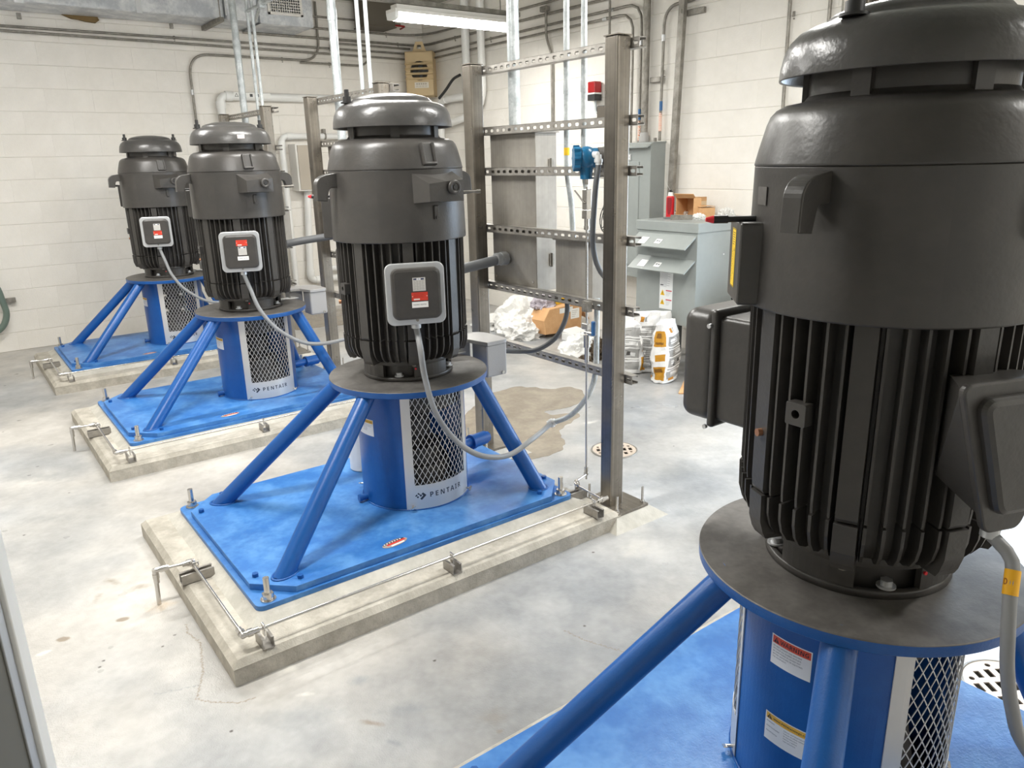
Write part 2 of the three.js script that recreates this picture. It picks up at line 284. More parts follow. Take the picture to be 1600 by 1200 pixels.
// the steel door leaf that stands open right beside the camera
{
  const d = rayDir(33, 1000), a = Math.atan2(d.x, -d.z), E = V(Math.sin(a) * .95, 0, -Math.cos(a) * .95), L = .9, ry = Math.atan2(.86, -.5);
  const door = new THREE.Group(); door.name = 'door_2'; door.userData = { kind: 'structure' }; door.position.copy(E); door.rotation.y = -ry; scene.add(door);   // local +x runs along the leaf from its free edge
  mesh('leaf', rbox(L, 2.05, .044, .004, L / 2, 1.035, .022), mat.doorPaint, door);
  mesh('edge_strip', rbox(.020, 2.05, .008, .002, .012, 1.035, -.004), mat.white, door);
  mesh('edge_guard', rbox(.014, 2.05, .003, .001, .031, 1.035, -.0015), mat.alu, door);
  mesh('door_handle', [cyl(.012, .05, .07, 1.0, -.025, Math.PI / 2), rbox(.12, .02, .014, .005, .12, 1.0, -.052)], mat.alu, door);
}
// ---------------------------------------------------------------- fluorescent fixtures
function fixture(x, y, z, label, power = 1) {
  const f = thing('fluorescent_light', label, 'light', [x, y, z], 0, 'fluorescent fixtures under the ceiling');
  const L = 1.24, W = .16;
  mesh('housing', [rbox(L, .03, W + .012, .006, 0, .075, 0), box(L - .06, .05, .10, 0, .10, 0)], mat.whitePaint, f);
  const sh = new THREE.Shape(); sh.moveTo(-W / 2, 0); sh.lineTo(-W / 2 + .012, -.045); sh.quadraticCurveTo(0, -.066, W / 2 - .012, -.045); sh.lineTo(W / 2, 0); sh.closePath();
  const g = ext(sh, L - .06, 0, 10); g.rotateY(Math.PI / 2); g.translate(-(L - .06) / 2, .06, 0); mesh('lens', g, mat.lens, f);
  for (const s of [-1, 1]) {
    const e = ext(sh, .03, 0, 10); e.scale(1.02, 1.04, 1); e.rotateY(Math.PI / 2); e.translate(s > 0 ? L / 2 - .03 : -L / 2, .062, 0); mesh('end_cap', e, mat.white, f);
  }
  mesh('strut_rail', rbox(1.62, .041, .041, .003, -.1, .155, 0), mat.galvDull, f);
  for (const s of [-.7, .5]) mesh('hanger_rod', rod(V(s, .17, 0), V(s, HC - y, 0), .005, 8), mat.galvDull, f);
  const l = new THREE.RectAreaLight(new THREE.Color(1, .985, .95), LAMP * power, L - .08, W - .01); l.position.set(0, -.012, 0); l.rotation.x = -Math.PI / 2; l.castShadow = true; f.add(l);
  return f;
}
{
  const a = onY(608, 32, 2.8), b = onY(803, 48, 2.8);
  fixture((a.x + b.x) / 2, 2.79, (a.z + b.z) / 2, 'long glowing white fluorescent fixture hung from a strut rail near the tan heater', .5);
  fixture(3.2, 2.95, -2.2, 'long fluorescent fixture hung above the floor drain and doorway', .85);
  fixture(3.5, 2.95, 0.6, 'long fluorescent fixture hung near the wall opposite the end wall');
  fixture(.4, 2.95, -5.8, 'long fluorescent fixture hung above the aisle by the stickered pump');
  fixture(.4, 2.95, -2.7, 'long fluorescent fixture hung above the aisle by the puddle pump');
  fixture(2.0, 3.05, -4.15, 'long fluorescent fixture hung over the gap between the puddle pump and the stickered pump');
}
// ---------------------------------------------------------------- vertical pumps: motor on a blue pedestal
const PX = 1.634, PUMPS = { 1: [1.634, -7.336], 2: [1.639, -5.170], 3: [1.634, -2.993], 4: [1.611, -.811] };
const BARS = [0, 1, 2, 3, 4, 5, 6, 7].map(k => 23 + 45 * k);
const radial = (pts, t) => { const g = ext(poly(pts), t); g.translate(0, 0, -t / 2); g.rotateY(-Math.PI / 2); return g; };   // (r, h) outline as a radial plate, +z outward
const finGeo = share(radial([[.222, .947], [.268, .947], [.270, .97], [.272, 1.385], [.222, 1.385]], .0055));
const barGeo = share(radial([[.222, .947], [.272, .947], [.276, .955], [.277, 1.385], [.222, 1.385]], .043));
const lowFinGeo = share(radial([[.20, .943], [.272, .943], [.271, .905], [.262, .874], [.246, .852], [.22, .84], [.20, .84]], .0065));
const lowBarGeo = share(radial([[.20, .943], [.279, .943], [.277, .88], [.268, .85], [.26, .836], [.222, .836], [.20, .845]], .046));
const hexGeo = share(new THREE.CylinderGeometry(.0125, .0125, .014, 6));
const boltGeo = share(new THREE.CylinderGeometry(.009, .009, .01, 6));
function guardMesh(r, az0, az1, h0, h1) {          // expanded-metal diamonds, strands bent to the drum
  const W = (az1 - az0) * RAD * r, H = h1 - h0, dw = .0262, dh = .046, th = .0028, pos = [], K = [];
  const pt = (s, y, o) => { const d = dirAz(az1 - s / r / RAD); return [d.x * (r + o), h0 + y, d.z * (r + o)]; };
  for (const sg of [1, -1]) for (let k = -Math.ceil(H / dh) - 1; k < W / dw + Math.ceil(H / dh) + 1; k++) {
    const seg = []; const n = 40;
    for (let i = 0; i <= n; i++) { const y = H * i / n, s = k * dw + sg * y * dw / dh; seg.push([s, y]); }
    for (let i = 0; i < n; i++) {
      const [s0, y0] = seg[i], [s1, y1] = seg[i + 1]; if (Math.min(s0, s1) < 0 || Math.max(s0, s1) > W) continue;
      const o = .0006 * sg, q = [[s0 - th * .5, y0, o], [s0 + th * .5, y0, o], [s1 + th * .5, y1, o], [s1 - th * .5, y1, o]].map(p => pt(...p)), b = [[s0 - th * .5, y0, o - .0018], [s0 + th * .5, y0, o - .0018], [s1 + th * .5, y1, o - .0018], [s1 - th * .5, y1, o - .0018]].map(p => pt(...p));
      const Q = (A, B, C, D) => K.push(...A, ...B, ...C, ...A, ...C, ...D);
      Q(q[0], q[1], q[2], q[3]); Q(b[1], b[0], b[3], b[2]); Q(q[0], q[3], b[3], b[0]); Q(q[1], b[1], b[2], q[2]);
    }
  }
  const g = new THREE.BufferGeometry(); g.setAttribute('position', new THREE.Float32BufferAttribute(K, 3)); g.computeVertexNormals(); return share(g);
}
const WIN = [[-42, 38], [128, 218]];
const guardGeo = WIN.map(([a, b], i) => guardMesh(.2515, a + (i ? 1 : 7), b - 7.5, .275, .714));
const guardFrame = WIN.map(([a, b], i) => share(mergeGeometries([arcShell(.2505, .2535, b - 8, b + 1.5, .158, .717, 3), arcShell(.2505, .2535, a - 1.5, a + (i ? 1.5 : 7.5), .158, .717, 3), arcShell(.2505, .2535, a - 1.5, b + 1.5, .158, .277, 20)].map(flat))));
const drumGeo = share(mergeGeometries([arcShell(.238, .25, 38, 128, .157, .718, 28), arcShell(.238, .25, 218, 318, .157, .718, 28), lathe([[.238, .157], [.25, .157], [.25, .165], [.238, .165]], 48)].map(flat)));
const logoMat = printed(1024, 244, (g, w, h) => {
  g.fillStyle = '#d4d3d1'; g.fillRect(0, 0, w, h); g.fillStyle = '#3c4048';
  g.font = 'bold 118px sans-serif'; g.textBaseline = 'middle'; const T = 'PENTAIR'; let x = 270; for (const c of T) { g.fillText(c, x, 124); x += g.measureText(c).width + 22; }
  g.save(); g.translate(130, 122); g.scale(1.75, 1.75); g.rotate(Math.PI / 4);                  // diamond mark
  g.fillRect(-6, -36, 42, 20); g.fillRect(16, -36, 20, 62); g.fillRect(-36, -6, 22, 12); g.fillRect(-10, -10, 18, 18); g.fillRect(-36, 14, 12, 22); g.fillRect(-18, 20, 16, 16); g.restore();
}, .35, .45);
const label1 = printed(256, 230, (g, w, h) => { g.fillStyle = '#c9c6c1'; g.fillRect(0, 0, w, h); g.fillStyle = '#2c3558'; g.fillRect(20, 14, 62, 26); g.fillRect(164, 14, 62, 26); g.fillStyle = '#f0f0f4'; g.fillRect(84, 14, 76, 26); g.fillStyle = '#8a90a8'; g.fillRect(100, 22, 44, 10); g.fillStyle = '#8d8a86'; for (let i = 0; i < 9; i++) for (let k = 0; k < 4; k++) g.fillRect(22 + k * 54, 56 + i * 18, 30 + (i * 7 + k * 11) % 18, 5); });
const labelRed = printed(256, 140, (g, w, h) => { g.fillStyle = '#d4402c'; g.fillRect(0, 0, w, h); g.fillStyle = '#f3cfc4'; g.beginPath(); g.arc(14, 66, 8, 0, Math.PI * 2); g.arc(242, 66, 8, 0, Math.PI * 2); g.fill(); g.fillStyle = '#a3261a'; for (let i = 0; i < 5; i++) g.fillRect(34, 16 + i * 16, 190 - (i * 37) % 60, 6); g.fillStyle = '#e8ddd6'; g.fillRect(32, 104, 96, 24); });
const labelWhite = printed(256, 84, (g, w, h) => { g.fillStyle = '#f2f1ee'; g.fillRect(0, 0, w, h); g.fillStyle = '#4a4a50'; g.font = '27px sans-serif'; g.fillText('THERMO HEATER', 18, 52); });
const warnMat = printed(512, 384, (g, w, h) => {
  g.fillStyle = '#eeece8'; g.fillRect(0, 0, w, h); g.fillStyle = '#e0502e'; g.fillRect(14, 14, w - 28, 96); g.fillStyle = '#2a1410'; g.font = 'bold 74px sans-serif'; g.fillText('WARNING', 118, 90);
  g.beginPath(); g.moveTo(66, 28); g.lineTo(104, 98); g.lineTo(28, 98); g.fill(); g.fillStyle = '#e0502e'; g.fillRect(62, 48, 9, 28); g.fillRect(62, 82, 9, 9);
  g.fillStyle = '#3a3a3c'; g.font = '25px sans-serif';
  ['DO NOT OPERATE THIS MACHINE', 'WITHOUT ALL GUARDS IN PLACE.', 'BE SURE POWER IS LOCKED OUT', 'BEFORE SERVICING OR ADJUSTING', 'THE EQUIPMENT.'].forEach((s, i) => g.fillText(s, 26, 150 + i * 36));
});
const propMat = printed(640, 400, (g, w, h) => {
  g.fillStyle = '#ecebe8'; g.fillRect(0, 0, w, h); g.fillStyle = '#e8b33a'; g.fillRect(14, 14, w - 28, 84); g.fillStyle = '#2c2410'; g.font = 'bold 40px sans-serif'; g.fillText('www.P65Warnings.ca.gov', 112, 70);
  g.beginPath(); g.moveTo(60, 24); g.lineTo(96, 88); g.lineTo(24, 88); g.fill(); g.fillStyle = '#e8b33a'; g.fillRect(56, 44, 8, 24); g.fillRect(56, 74, 8, 8);
  g.fillStyle = '#48484a'; g.font = '25px sans-serif'; ['WARNING', 'AVERTISSEMENT', 'ADVERTENCIA'].forEach((s, i) => g.fillText(s, 22, 142 + i * 70)); ['Cancer and Reproductive Harm', 'Cancer et effets néfastes sur', 'la reproduction', 'Cáncer y daños', 'reproductivos'].forEach((s, i) => g.fillText(s, 256, 142 + i * 36));
});
const tagMat = printed(320, 128, (g, w, h) => { g.fillStyle = '#a3968c'; g.fillRect(0, 0, w, h); g.fillStyle = '#3a3230'; g.fillRect(24, 12, w - 48, 34); g.fillStyle = '#cf3b2c'; g.fillRect(60, 46, w - 84, 30); g.fillStyle = '#efe6dc'; g.fillRect(90, 88, w - 150, 22); g.fillStyle = '#efe6dc'; for (let i = 0; i < 7; i++) g.fillRect(40 + i * 34, 20, 18, 16); });
const yellowTag = printed(128, 512, (g, w, h) => { g.fillStyle = '#e9c21e'; g.fillRect(0, 0, w, h); g.strokeStyle = '#3c3310'; g.lineWidth = 5; g.strokeRect(7, 7, w - 14, h - 14); g.fillStyle = '#4a4012'; g.fillRect(82, 190, 8, 210); g.beginPath(); g.moveTo(86, 160); g.lineTo(102, 196); g.lineTo(70, 196); g.fill(); for (let i = 0; i < 6; i++) g.fillRect(24, 34 + i * 20, 76 - (i * 13) % 26, 6); for (let i = 0; i < 12; i++) g.fillRect(28 + (i % 2) * 14, 200 + i * 22, 8, 14); });
const faceLabel = (w, h, x, y, z) => place(new THREE.PlaneGeometry(w, h), x, y, z);
function makePump(k, label) {
  const [px, pz] = PUMPS[k], o = thing('vertical_pump', label, 'pump', [px, 0, pz], 0, 'vertical pumps in a row');
  const near = k === 4, seg = near ? 128 : 72;
  // base
  const up = [[-.80, .488], [.44, .493], [.568, .362], [.568, -.44], [.44, -.57], [-.80, -.57], [-.931, -.44], [-.931, .358]];
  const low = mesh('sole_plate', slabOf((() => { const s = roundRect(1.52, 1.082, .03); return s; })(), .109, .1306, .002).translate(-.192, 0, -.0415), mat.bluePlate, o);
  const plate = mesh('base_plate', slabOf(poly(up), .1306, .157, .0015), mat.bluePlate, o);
  for (const [x, z] of [[-.896, .321], [-.764, .442], [-.897, -.40], [-.764, -.53], [.542, .313], [.412, .439], [.542, -.40], [.412, -.53]]) { const b = inst('bolt', hexGeo, mat.blue, plate); b.position.set(x, .164, z); b.rotation.y = x * 9 + z; }
  for (const [x, z] of [[-.901, .466], [-.9, -.55], [.522, .463], [.522, -.55]]) mesh('anchor_bolt', [cyl(.029, .004, x, .1326, z), cyl(.022, .022, x, .146, z, 0, 0, 0, 6), cyl(.012, .09, x, .175, z, 0, 0, 0, 12)], mat.tube, low);
  { const g = new THREE.CircleGeometry(.06, 28); g.scale(1, .42, 1); const t = onY(617, 848, .158); g.rotateX(-Math.PI / 2); g.rotateY(.12); g.translate(t.x - PUMPS[3][0], .1582, t.z - PUMPS[3][1]); mesh('name_tag', g, tagMat, o, true); }
  for (const [fx, fz] of [[-.800, .375], [-.785, -.445], [.452, .380], [.452, -.445]]) {
    const l = Math.hypot(fx, fz), t = .30 / l, b = V(fx * t, .722, fz * t), a = V(fx, .157, fz).addScaledVector(V(fx, .157, fz).sub(b).normalize(), .03);
    const leg = mesh('leg', rod(a, b, .0365, 28), mat.blue, o); const w = new THREE.TorusGeometry(.042, .005, 6, 28); w.rotateX(Math.PI / 2); w.scale((.042 / Math.sin(Math.atan2(.565, l - .30))) / .046, 1, .93); w.rotateY(-Math.atan2(fz, fx)); w.translate(fx, .158, fz); mesh('weld_bead', w, mat.blue, leg);
  }
  // pedestal drum with two guarded windows
  const drum = inst('pedestal_drum', drumGeo, mat.blue, o);
  { const w = new THREE.TorusGeometry(.253, .004, 6, 64); w.rotateX(Math.PI / 2); w.translate(0, .159, 0); mesh('weld_bead', w, mat.blue, drum); }
  mesh('drain_plug', [outAz(cyl(.014, .04, 0, .178, .268, Math.PI / 2), 95), outAz(cyl(.019, .012, 0, .178, .285, Math.PI / 2, 0, 0, 6), 95)], mat.blue, drum);
  WIN.forEach(([a, b], i) => {
    const f = inst('guard_panel', guardFrame[i], mat.guard, o); inst('expanded_mesh', guardGeo[i], mat.guard, f);
    mesh('maker_print', arcPatch(.2541, -33 + (i ? 180 : 0), 33 + (i ? 180 : 0), .193, .262, 18), logoMat, f, true);
    for (const az of [a + 3, b - 5]) mesh('wing_screw', [outAz(cyl(.005, .02, 0, .178, .262, Math.PI / 2, 0, 0, 8), az), outAz(box(.026, .004, .01, 0, .178, .274, 0, 0, .5), az)], mat.tube, f);
  });
  const core = mesh('stuffing_box', [cyl(.225, .02, 0, .168, 0, 0, 0, 0, 40), cyl(.19, .15, 0, .25, 0, 0, 0, 0, 40, .16), cyl(.13, .08, 0, .36, 0, 0, 0, 0, 32)], mat.castIron, o);
  mesh('shaft', [cyl(.055, .6, 0, .45, 0), cyl(.085, .10, 0, .50, 0, 0, 0, 0, 28), cyl(.225, .11, 0, .662, 0, 0, 0, 0, 40)], mat.castIron, core);
  if (near) mesh('warning_print', arcPatch(.2506, 77, 100, .535, .612, 8), warnMat, o, true);
  mesh('safety_print', near ? arcPatch(.2506, 70.5, 100, .325, .402, 8) : arcPatch(.2506, 72, 101, .498, .575, 8), propMat, o, true);
  const un = mesh('water_union', [cyl(.023, .14, .315, .285, 0, 0, 0, Math.PI / 2, 20), cyl(.035, .09, .42, .285, 0, 0, 0, Math.PI / 2, 24), cyl(.039, .016, .372, .285, 0, 0, 0, Math.PI / 2, 24), cyl(.028, .022, .474, .285, 0, 0, 0, Math.PI / 2, 8)], mat.blue, o); un.rotation.y = .15;
  // round mounting table
  mesh('table_flange', lathe([[0, .7175], [.357, .7175], [.3605, .7205], [.361, .744]], seg), mat.blue, o);
  mesh('table_top', lathe([[.361, .744], [.3592, .7478], [.19, .7481], [0, .7481]], seg), mat.table, o);
  // motor: base ring with four windows
  const ring = mesh('motor_base', [lathe([[.19, .7485], [.2035, .7485], [.2035, .762], [.2, .766], [.19, .766]], seg), lathe([[.196, .822], [.203, .82], [.203, .845], [.19, .845]], seg), ...[0, 1, 2, 3].map(i => arcShell(.184, .2, 62 + 90 * i, 112 + 90 * i, .765, .83, 10))], mat.motor, o);
  mesh('base_core', cyl(.165, .09, 0, .796, 0, 0, 0, 0, 40), mat.motor, ring);
  for (let i = 0; i < 4; i++) { const d = dirAz(42 + 90 * i); mesh('flange_bolt', [cyl(.02, .004, d.x * .185, .772, d.z * .185), cyl(.0135, .013, d.x * .185, .78, d.z * .185, 0, i, 0, 6)], mat.alu, ring); }
  { const d = dirAz(20); mesh('red_mark', cyl(.004, .004, d.x * .2025, .805, d.z * .2025, Math.PI / 2, -.35), mat.redTip, ring); }
  // motor frame with cooling fins
  const frame = mesh('motor_frame', lathe([[.196, .838], [.215, .85], [.228, .885], [.231, .945], [.231, 1.40]], seg), mat.motor, o);
  for (let i = 0; i < 48; i++) {
    const az = 23 + 7.5 * i, bar = i % 6 === 0;
    inst(bar ? 'frame_bar' : 'cooling_fin', bar ? barGeo : finGeo, mat.motor, frame).rotation.y = -az * RAD;
    inst(bar ? 'end_bell_bar' : 'end_bell_fin', bar ? lowBarGeo : lowFinGeo, mat.motor, frame).rotation.y = -az * RAD;
    if (bar) { const d = dirAz(az), b = inst('foot_bolt', boltGeo, mat.galvDull, frame); b.position.set(d.x * .24, .832, d.z * .24); }
  }
  for (const az of [92, -88]) { const s = roundRect(.044, .046, .003), h = new THREE.Path(); h.absarc(0, 0, .010, 0, Math.PI * 2); s.holes.push(h); const g = ext(s, .024, .001); g.translate(0, 1.157, .262); mesh('jacking_block', outAz(g, az), mat.motor, frame); }
  mesh('ground_screw', outAz(cyl(.009, .012, 0, 1.085, .281, Math.PI / 2, 0, 0, 8), 113), mat.brass, frame);
  // fan shroud
  const lower = mesh('shroud', lathe([[.262, 1.372], [.284, 1.356], [.288, 1.354], [.289, 1.358], [.2865, 1.50], [.285, 1.638], [.2843, 1.6405], [.27, 1.6408]], seg), mat.motor, o);
  const upper = mesh('shroud_top', lathe([[.27, 1.6406], [.2843, 1.6406], [.2864, 1.6422], [.286, 1.646], [.280, 1.672], [.2725, 1.70], [.2665, 1.722], [.260, 1.7385], [.249, 1.7505], [.233, 1.7585], [.212, 1.762], [.197, 1.7655], [.19, 1.775]], seg), mat.motor, o);
  mesh('neck', lathe([[.1895, 1.76], [.1895, 1.84], [.185, 1.845]], seg), mat.motor, o);
  for (let i = 0; i < 6; i++) mesh('neck_post', outAz(box(.036, .085, .014, 0, 1.802, .193), 87 + 60 * i), mat.motor, o);
  const cap = mesh('cap', lathe([[.2435, 1.809], [.2475, 1.8065], [.2485, 1.809], [.2465, 1.832], [.241, 1.858], [.231, 1.878], [.216, 1.893], [.196, 1.9025], [.178, 1.9065], [.1685, 1.9095], [.164, 1.916], [.157, 1.9235], [.14, 1.930], [.10, 1.939], [.05, 1.944], [0, 1.9455]], seg), mat.motorCap, o);
  mesh('cap_underside', lathe([[.02, 1.852], [.20, 1.852], [.232, 1.838], [.2435, 1.809]], seg), mat.motor, cap);
  for (const az of k === 3 ? [96] : [96, -84]) { const d = dirAz(az), x = d.x * .193, z = d.z * .193; mesh('cap_stud', [cyl(.026, .005, x, 1.9055, z), cyl(.0175, .022, x, 1.918, z, 0, .4, 0, 6), cyl(.0095, .04, x, 1.936, z, 0, 0, 0, 10)], mat.black, cap); }
  if (k === 2) mesh('cap_sticker', arcPatch(.2462, -2, 8, 1.836, 1.858, 5), printed(64, 48, (g, w, h) => { g.fillStyle = '#f0dcd8'; g.fillRect(0, 0, w, h); g.fillStyle = '#d8a8a4'; for (let i = 0; i < 4; i++) g.fillRect(8, 8 + i * 9, 46, 3); }), cap, true);
  // lifting lugs
  for (const az of [90, -90]) {
    const s = new THREE.Shape(); s.moveTo(.27, 1.632); s.lineTo(.328, 1.624); s.quadraticCurveTo(.364, 1.616, .369, 1.588); s.lineTo(.372, 1.529); s.lineTo(.334, 1.526); s.lineTo(.326, 1.560); s.quadraticCurveTo(.321, 1.578, .306, 1.578); s.lineTo(.27, 1.578); s.closePath();
    const g = ext(s, .036, .003); g.translate(0, 0, -.018); g.rotateY(-Math.PI / 2); mesh('lifting_lug', outAz(g, az), mat.motor, lower);
  }
  // oil port housing and the sight boss above it
  { const P3 = [[-.10, 1.632, .255], [.105, 1.632, .255], [-.10, 1.508, .255], [.105, 1.508, .255], [-.062, 1.585, .342], [.02, 1.592, .346], [.108, 1.596, .336], [-.062, 1.516, .342], [.108, 1.512, .336]].map(p => V(...p));
    const hs = mesh('oil_port_housing', [outAz(new ConvexGeometry(P3), -3)], mat.motor, lower);
    const tor = new THREE.TorusGeometry(.0215, .0085, 10, 24); tor.translate(.052, 1.568, .352); mesh('oil_port', [outAz(cyl(.027, .022, .052, 1.568, .345, Math.PI / 2, 0, 0, 24), -3), outAz(tor, -3)], mat.motor, hs);
    mesh('port_plug', outAz(cyl(.011, .004, .052, 1.568, .358, Math.PI / 2, 0, 0, 6), -3), mat.black, hs);
    mesh('drip_stub', [outAz(rbox(.022, .055, .014, .003, .0, 1.47, .288), -3), outAz(cyl(.007, .008, 0, 1.45, .296, Math.PI / 2), -3)], mat.motor, hs);
    const b = [rbox(.011, .088, .022, .005, -.026, 0, 0), rbox(.011, .088, .022, .005, .026, 0, 0), rbox(.062, .013, .024, .006, 0, -.041, 0), rbox(.05, .085, .008, .003, 0, 0, -.005)].map(g => outAz(place(g, 0, 1.7, .2755, -.27), 0)); mesh('sight_boss', b, mat.motor, upper); }
  // probes, cover with yellow sticker, small plate
  const pr = mesh('temperature_probe', [outAz(cyl(.0065, .075, 0, 1.535, .325, Math.PI / 2, 0, 0, 14), 129), outAz(cyl(.0085, .03, 0, 1.535, .36, Math.PI / 2, 0, 0, 14), 129)], mat.black, lower); mesh('probe_tip', outAz(cyl(.0085, .016, 0, 1.535, .383, Math.PI / 2, 0, 0, 14, .004), 129), mat.redTip, pr);
  mesh('oil_rod', [outAz(cyl(.0055, .07, 0, 1.538, .32, Math.PI / 2, 0, 0, 10), -64), outAz(cyl(.0085, .016, 0, 1.538, .355, Math.PI / 2, 0, 0, 10), -64)], mat.galvDull, lower);
  { const c = mesh('access_cover', [outAz(rbox(.15, .172, .05, .006, 0, 1.444, .296), 135)], mat.motor, lower); const g = faceLabel(.05, .125, -.005, 1.45, .3216); mesh('cover_sticker', outAz(g, 135), yellowTag, c, true); }
  mesh('serial_plate', outAz(box(.042, .036, .002, 0, 1.583, .2865), 122.5), mat.table, lower);
  // large conduit box on the far side
  { const cb = mesh('conduit_box', outAz(rbox(.22, .27, .14, .014, 0, 1.15, .30), 180), mat.motor, o);
    mesh('conduit_box_cover', [outAz(rbox(.248, .305, .022, .01, 0, 1.15, .352), 180), outAz(rbox(.236, .29, .11, .034, 0, 1.15, .405, 0, 0, 0, 4), 180)], mat.motor, cb);
    for (const y of [1.262, 1.0]) mesh('cover_screw', outAz(cyl(.006, .008, .128, y, .36, 0, 0, Math.PI / 2, 8), 180), mat.alu, cb); }
  // small terminal box facing the aisle
  if (near) {                                       // this one has a tapering cast cover
    const az = 21, hull = p => outAz(new ConvexGeometry(p.map(q => V(...q))), az), ring = (w, y1, v, y0, z) => [[-w, y1, z], [w, y1, z], [-v, y0, z], [v, y0, z]];
    const tb = mesh('terminal_box', hull([...ring(.06, 1.262, .06, 1.06, .25), ...ring(.132, 1.268, .03, 1.0, .345)]), mat.motor, o);
    const tri = (w, y1, v, y0, r) => { const c = new THREE.Shape(); c.moveTo(-w + r, y1); c.lineTo(w - r, y1); c.quadraticCurveTo(w, y1, w - r * .4, y1 - r); c.lineTo(v, y0 + r); c.quadraticCurveTo(v - r * .3, y0, v - r, y0); c.lineTo(-v + r, y0); c.quadraticCurveTo(-v + r * .3, y0, -v, y0 + r); c.lineTo(-w + r * .4, y1 - r); c.quadraticCurveTo(-w, y1, -w + r, y1); return c; };
    mesh('lid_flange', outAz(ext(tri(.139, 1.274, .046, .985, .022), .008, .004).translate(0, 0, .347), az), mat.motor, tb);
    mesh('lid', outAz(ext(tri(.098, 1.24, .034, 1.035, .018), .010, .012).translate(0, 0, .358), az), mat.motor, tb);
    mesh('lid_screw', outAz(cyl(.006, .006, .05, 1.257, .362, Math.PI / 2, 0, 0, 8), az), mat.galvDull, tb);
    mesh('cable_connector', [outAz(cyl(.017, .03, 0, .975, .335, 0, 0, 0, 16), az)], mat.alu, tb);
  } else { const az = 21, rim = near ? mat.motor : mat.alu, tb = mesh('terminal_box', outAz(rbox(.21, .215, .09, .012, 0, 1.158, .305), az), mat.motor, o);
    const fl = ext(roundRect(.232, .242, .026), .008, .004); fl.translate(0, 1.158, .349); mesh('lid_flange', outAz(fl, az), rim, tb);
    const lid = ext(roundRect(.174, .182, .016), .006, .013); lid.translate(.002, 1.160, .362); mesh('lid', outAz(lid, az), mat.motor, tb);
    mesh('lid_screw', outAz(cyl(.006, .006, 0, 1.052, .364, Math.PI / 2, 0, 0, 10), az), mat.galvDull, tb);
    const z = .3822, order = k === 2 ? [[labelRed, .066, .036, .054], [label1, .05, .052, .006], [labelWhite, .066, .024, -.04]] : [[label1, .052, .054, .040], [labelRed, .066, .034, -.009], [labelWhite, .066, .024, -.042]];
    if (!near) order.forEach(([m, w, h, y], i) => mesh(['name_plate', 'red_plate', 'heater_tag'][k === 2 ? [1, 0, 2][i] : i], outAz(faceLabel(w, h, .012, 1.160 + y, z), az), m, tb, true));
    mesh('cable_connector', [outAz(cyl(.018, .018, 0, 1.033, .318, 0, 0, 0, 16), az), outAz(cyl(.021, .014, 0, 1.018, .318, 0, 0, 0, 8), az)], mat.alu, tb); }
  return o;
}
makePump(4, 'large vertical pump with white conduit taped yellow and orange warning sticker on its drum');
makePump(3, 'vertical pump beside the puddle, with grey flexible conduit running to the floor drain side');
makePump(2, 'vertical pump with a pinkish sticker on its black cap and red plate topmost');
makePump(1, 'vertical pump standing closest to the painted block end wall');
// ---------------------------------------------------------------- concrete pads under the pumps
const PADWORD = { 4: 'under the pump with the orange warning sticker', 3: 'under the pump beside the puddle', 2: 'under the pump with the pinkish cap sticker', 1: 'under the pump closest to the end wall' };
for (const k of [4, 3, 2, 1]) {
  const [px, pz] = PUMPS[k], o = thing('concrete_pad', 'low concrete pad with sloped edges ' + PADWORD[k], 'pad', [px, 0, pz], 0, 'concrete pads under the pumps');
  const ring = (x0, x1, z0, z1, c) => [[x0 + c, z0 + c], [x1 - c, z0 + c], [x1 - c, z1 - c], [x0 + c, z1 - c]];
  const frustum = (b, y0, t, y1) => { const g = new ConvexGeometry([...b.map(p => V(p[0], y0, p[1])), ...t.map(p => V(p[0], y1, p[1]))]); return g; };
  const B = ring(-1.113, .68, -.666, .709, 0);
  mesh('pad_slab', [frustum(B, 0, B, .064)], mat.pad, o);
  mesh('pad_bevel', [frustum(B, .063, ring(-1.113, .68, -.666, .709, .021), .084)], mat.pad, o);
  mesh('grout_bed', [frustum(ring(-1.005, .625, -.635, .562, 0), .083, ring(-.955, .571, -.586, .502, 0), .110)], mat.grout, o);
}
// ---------------------------------------------------------------- slotted strut and racks
function strutGeo(L, slots = true, pitch = .0508) {
  const s = new THREE.Shape(); s.moveTo(0, -.0206); s.lineTo(L, -.0206); s.lineTo(L, .0206); s.lineTo(0, .0206); s.closePath();
  if (slots) for (let x = pitch * .6; x < L - .02; x += pitch) { const h = new THREE.Path(); const a = .0072, b = .0066; h.absarc(x + b, 0, a, -Math.PI / 2, Math.PI / 2); h.absarc(x - b, 0, a, Math.PI / 2, 1.5 * Math.PI); s.holes.push(h); }
  const web = ext(s, .0026, 0, 4); web.translate(0, 0, -.0026);
  return mergeGeometries([web, box(L, .0026, .041, L / 2, .0193, -.0205), box(L, .0026, .041, L / 2, -.0193, -.0205), box(L, .009, .0026, L / 2, .0148, -.0397), box(L, .009, .0026, L / 2, -.0148, -.0397)].map(flat));
}
const RX = 2.37, RACKS = { 4: [-.32, -1.365], 3: [-2.405, -3.465], 2: [-4.46, -5.56], 1: [-6.49, -7.60] };
const railCache = {};
const rackGroup = 'steel pipe racks beside the pumps';
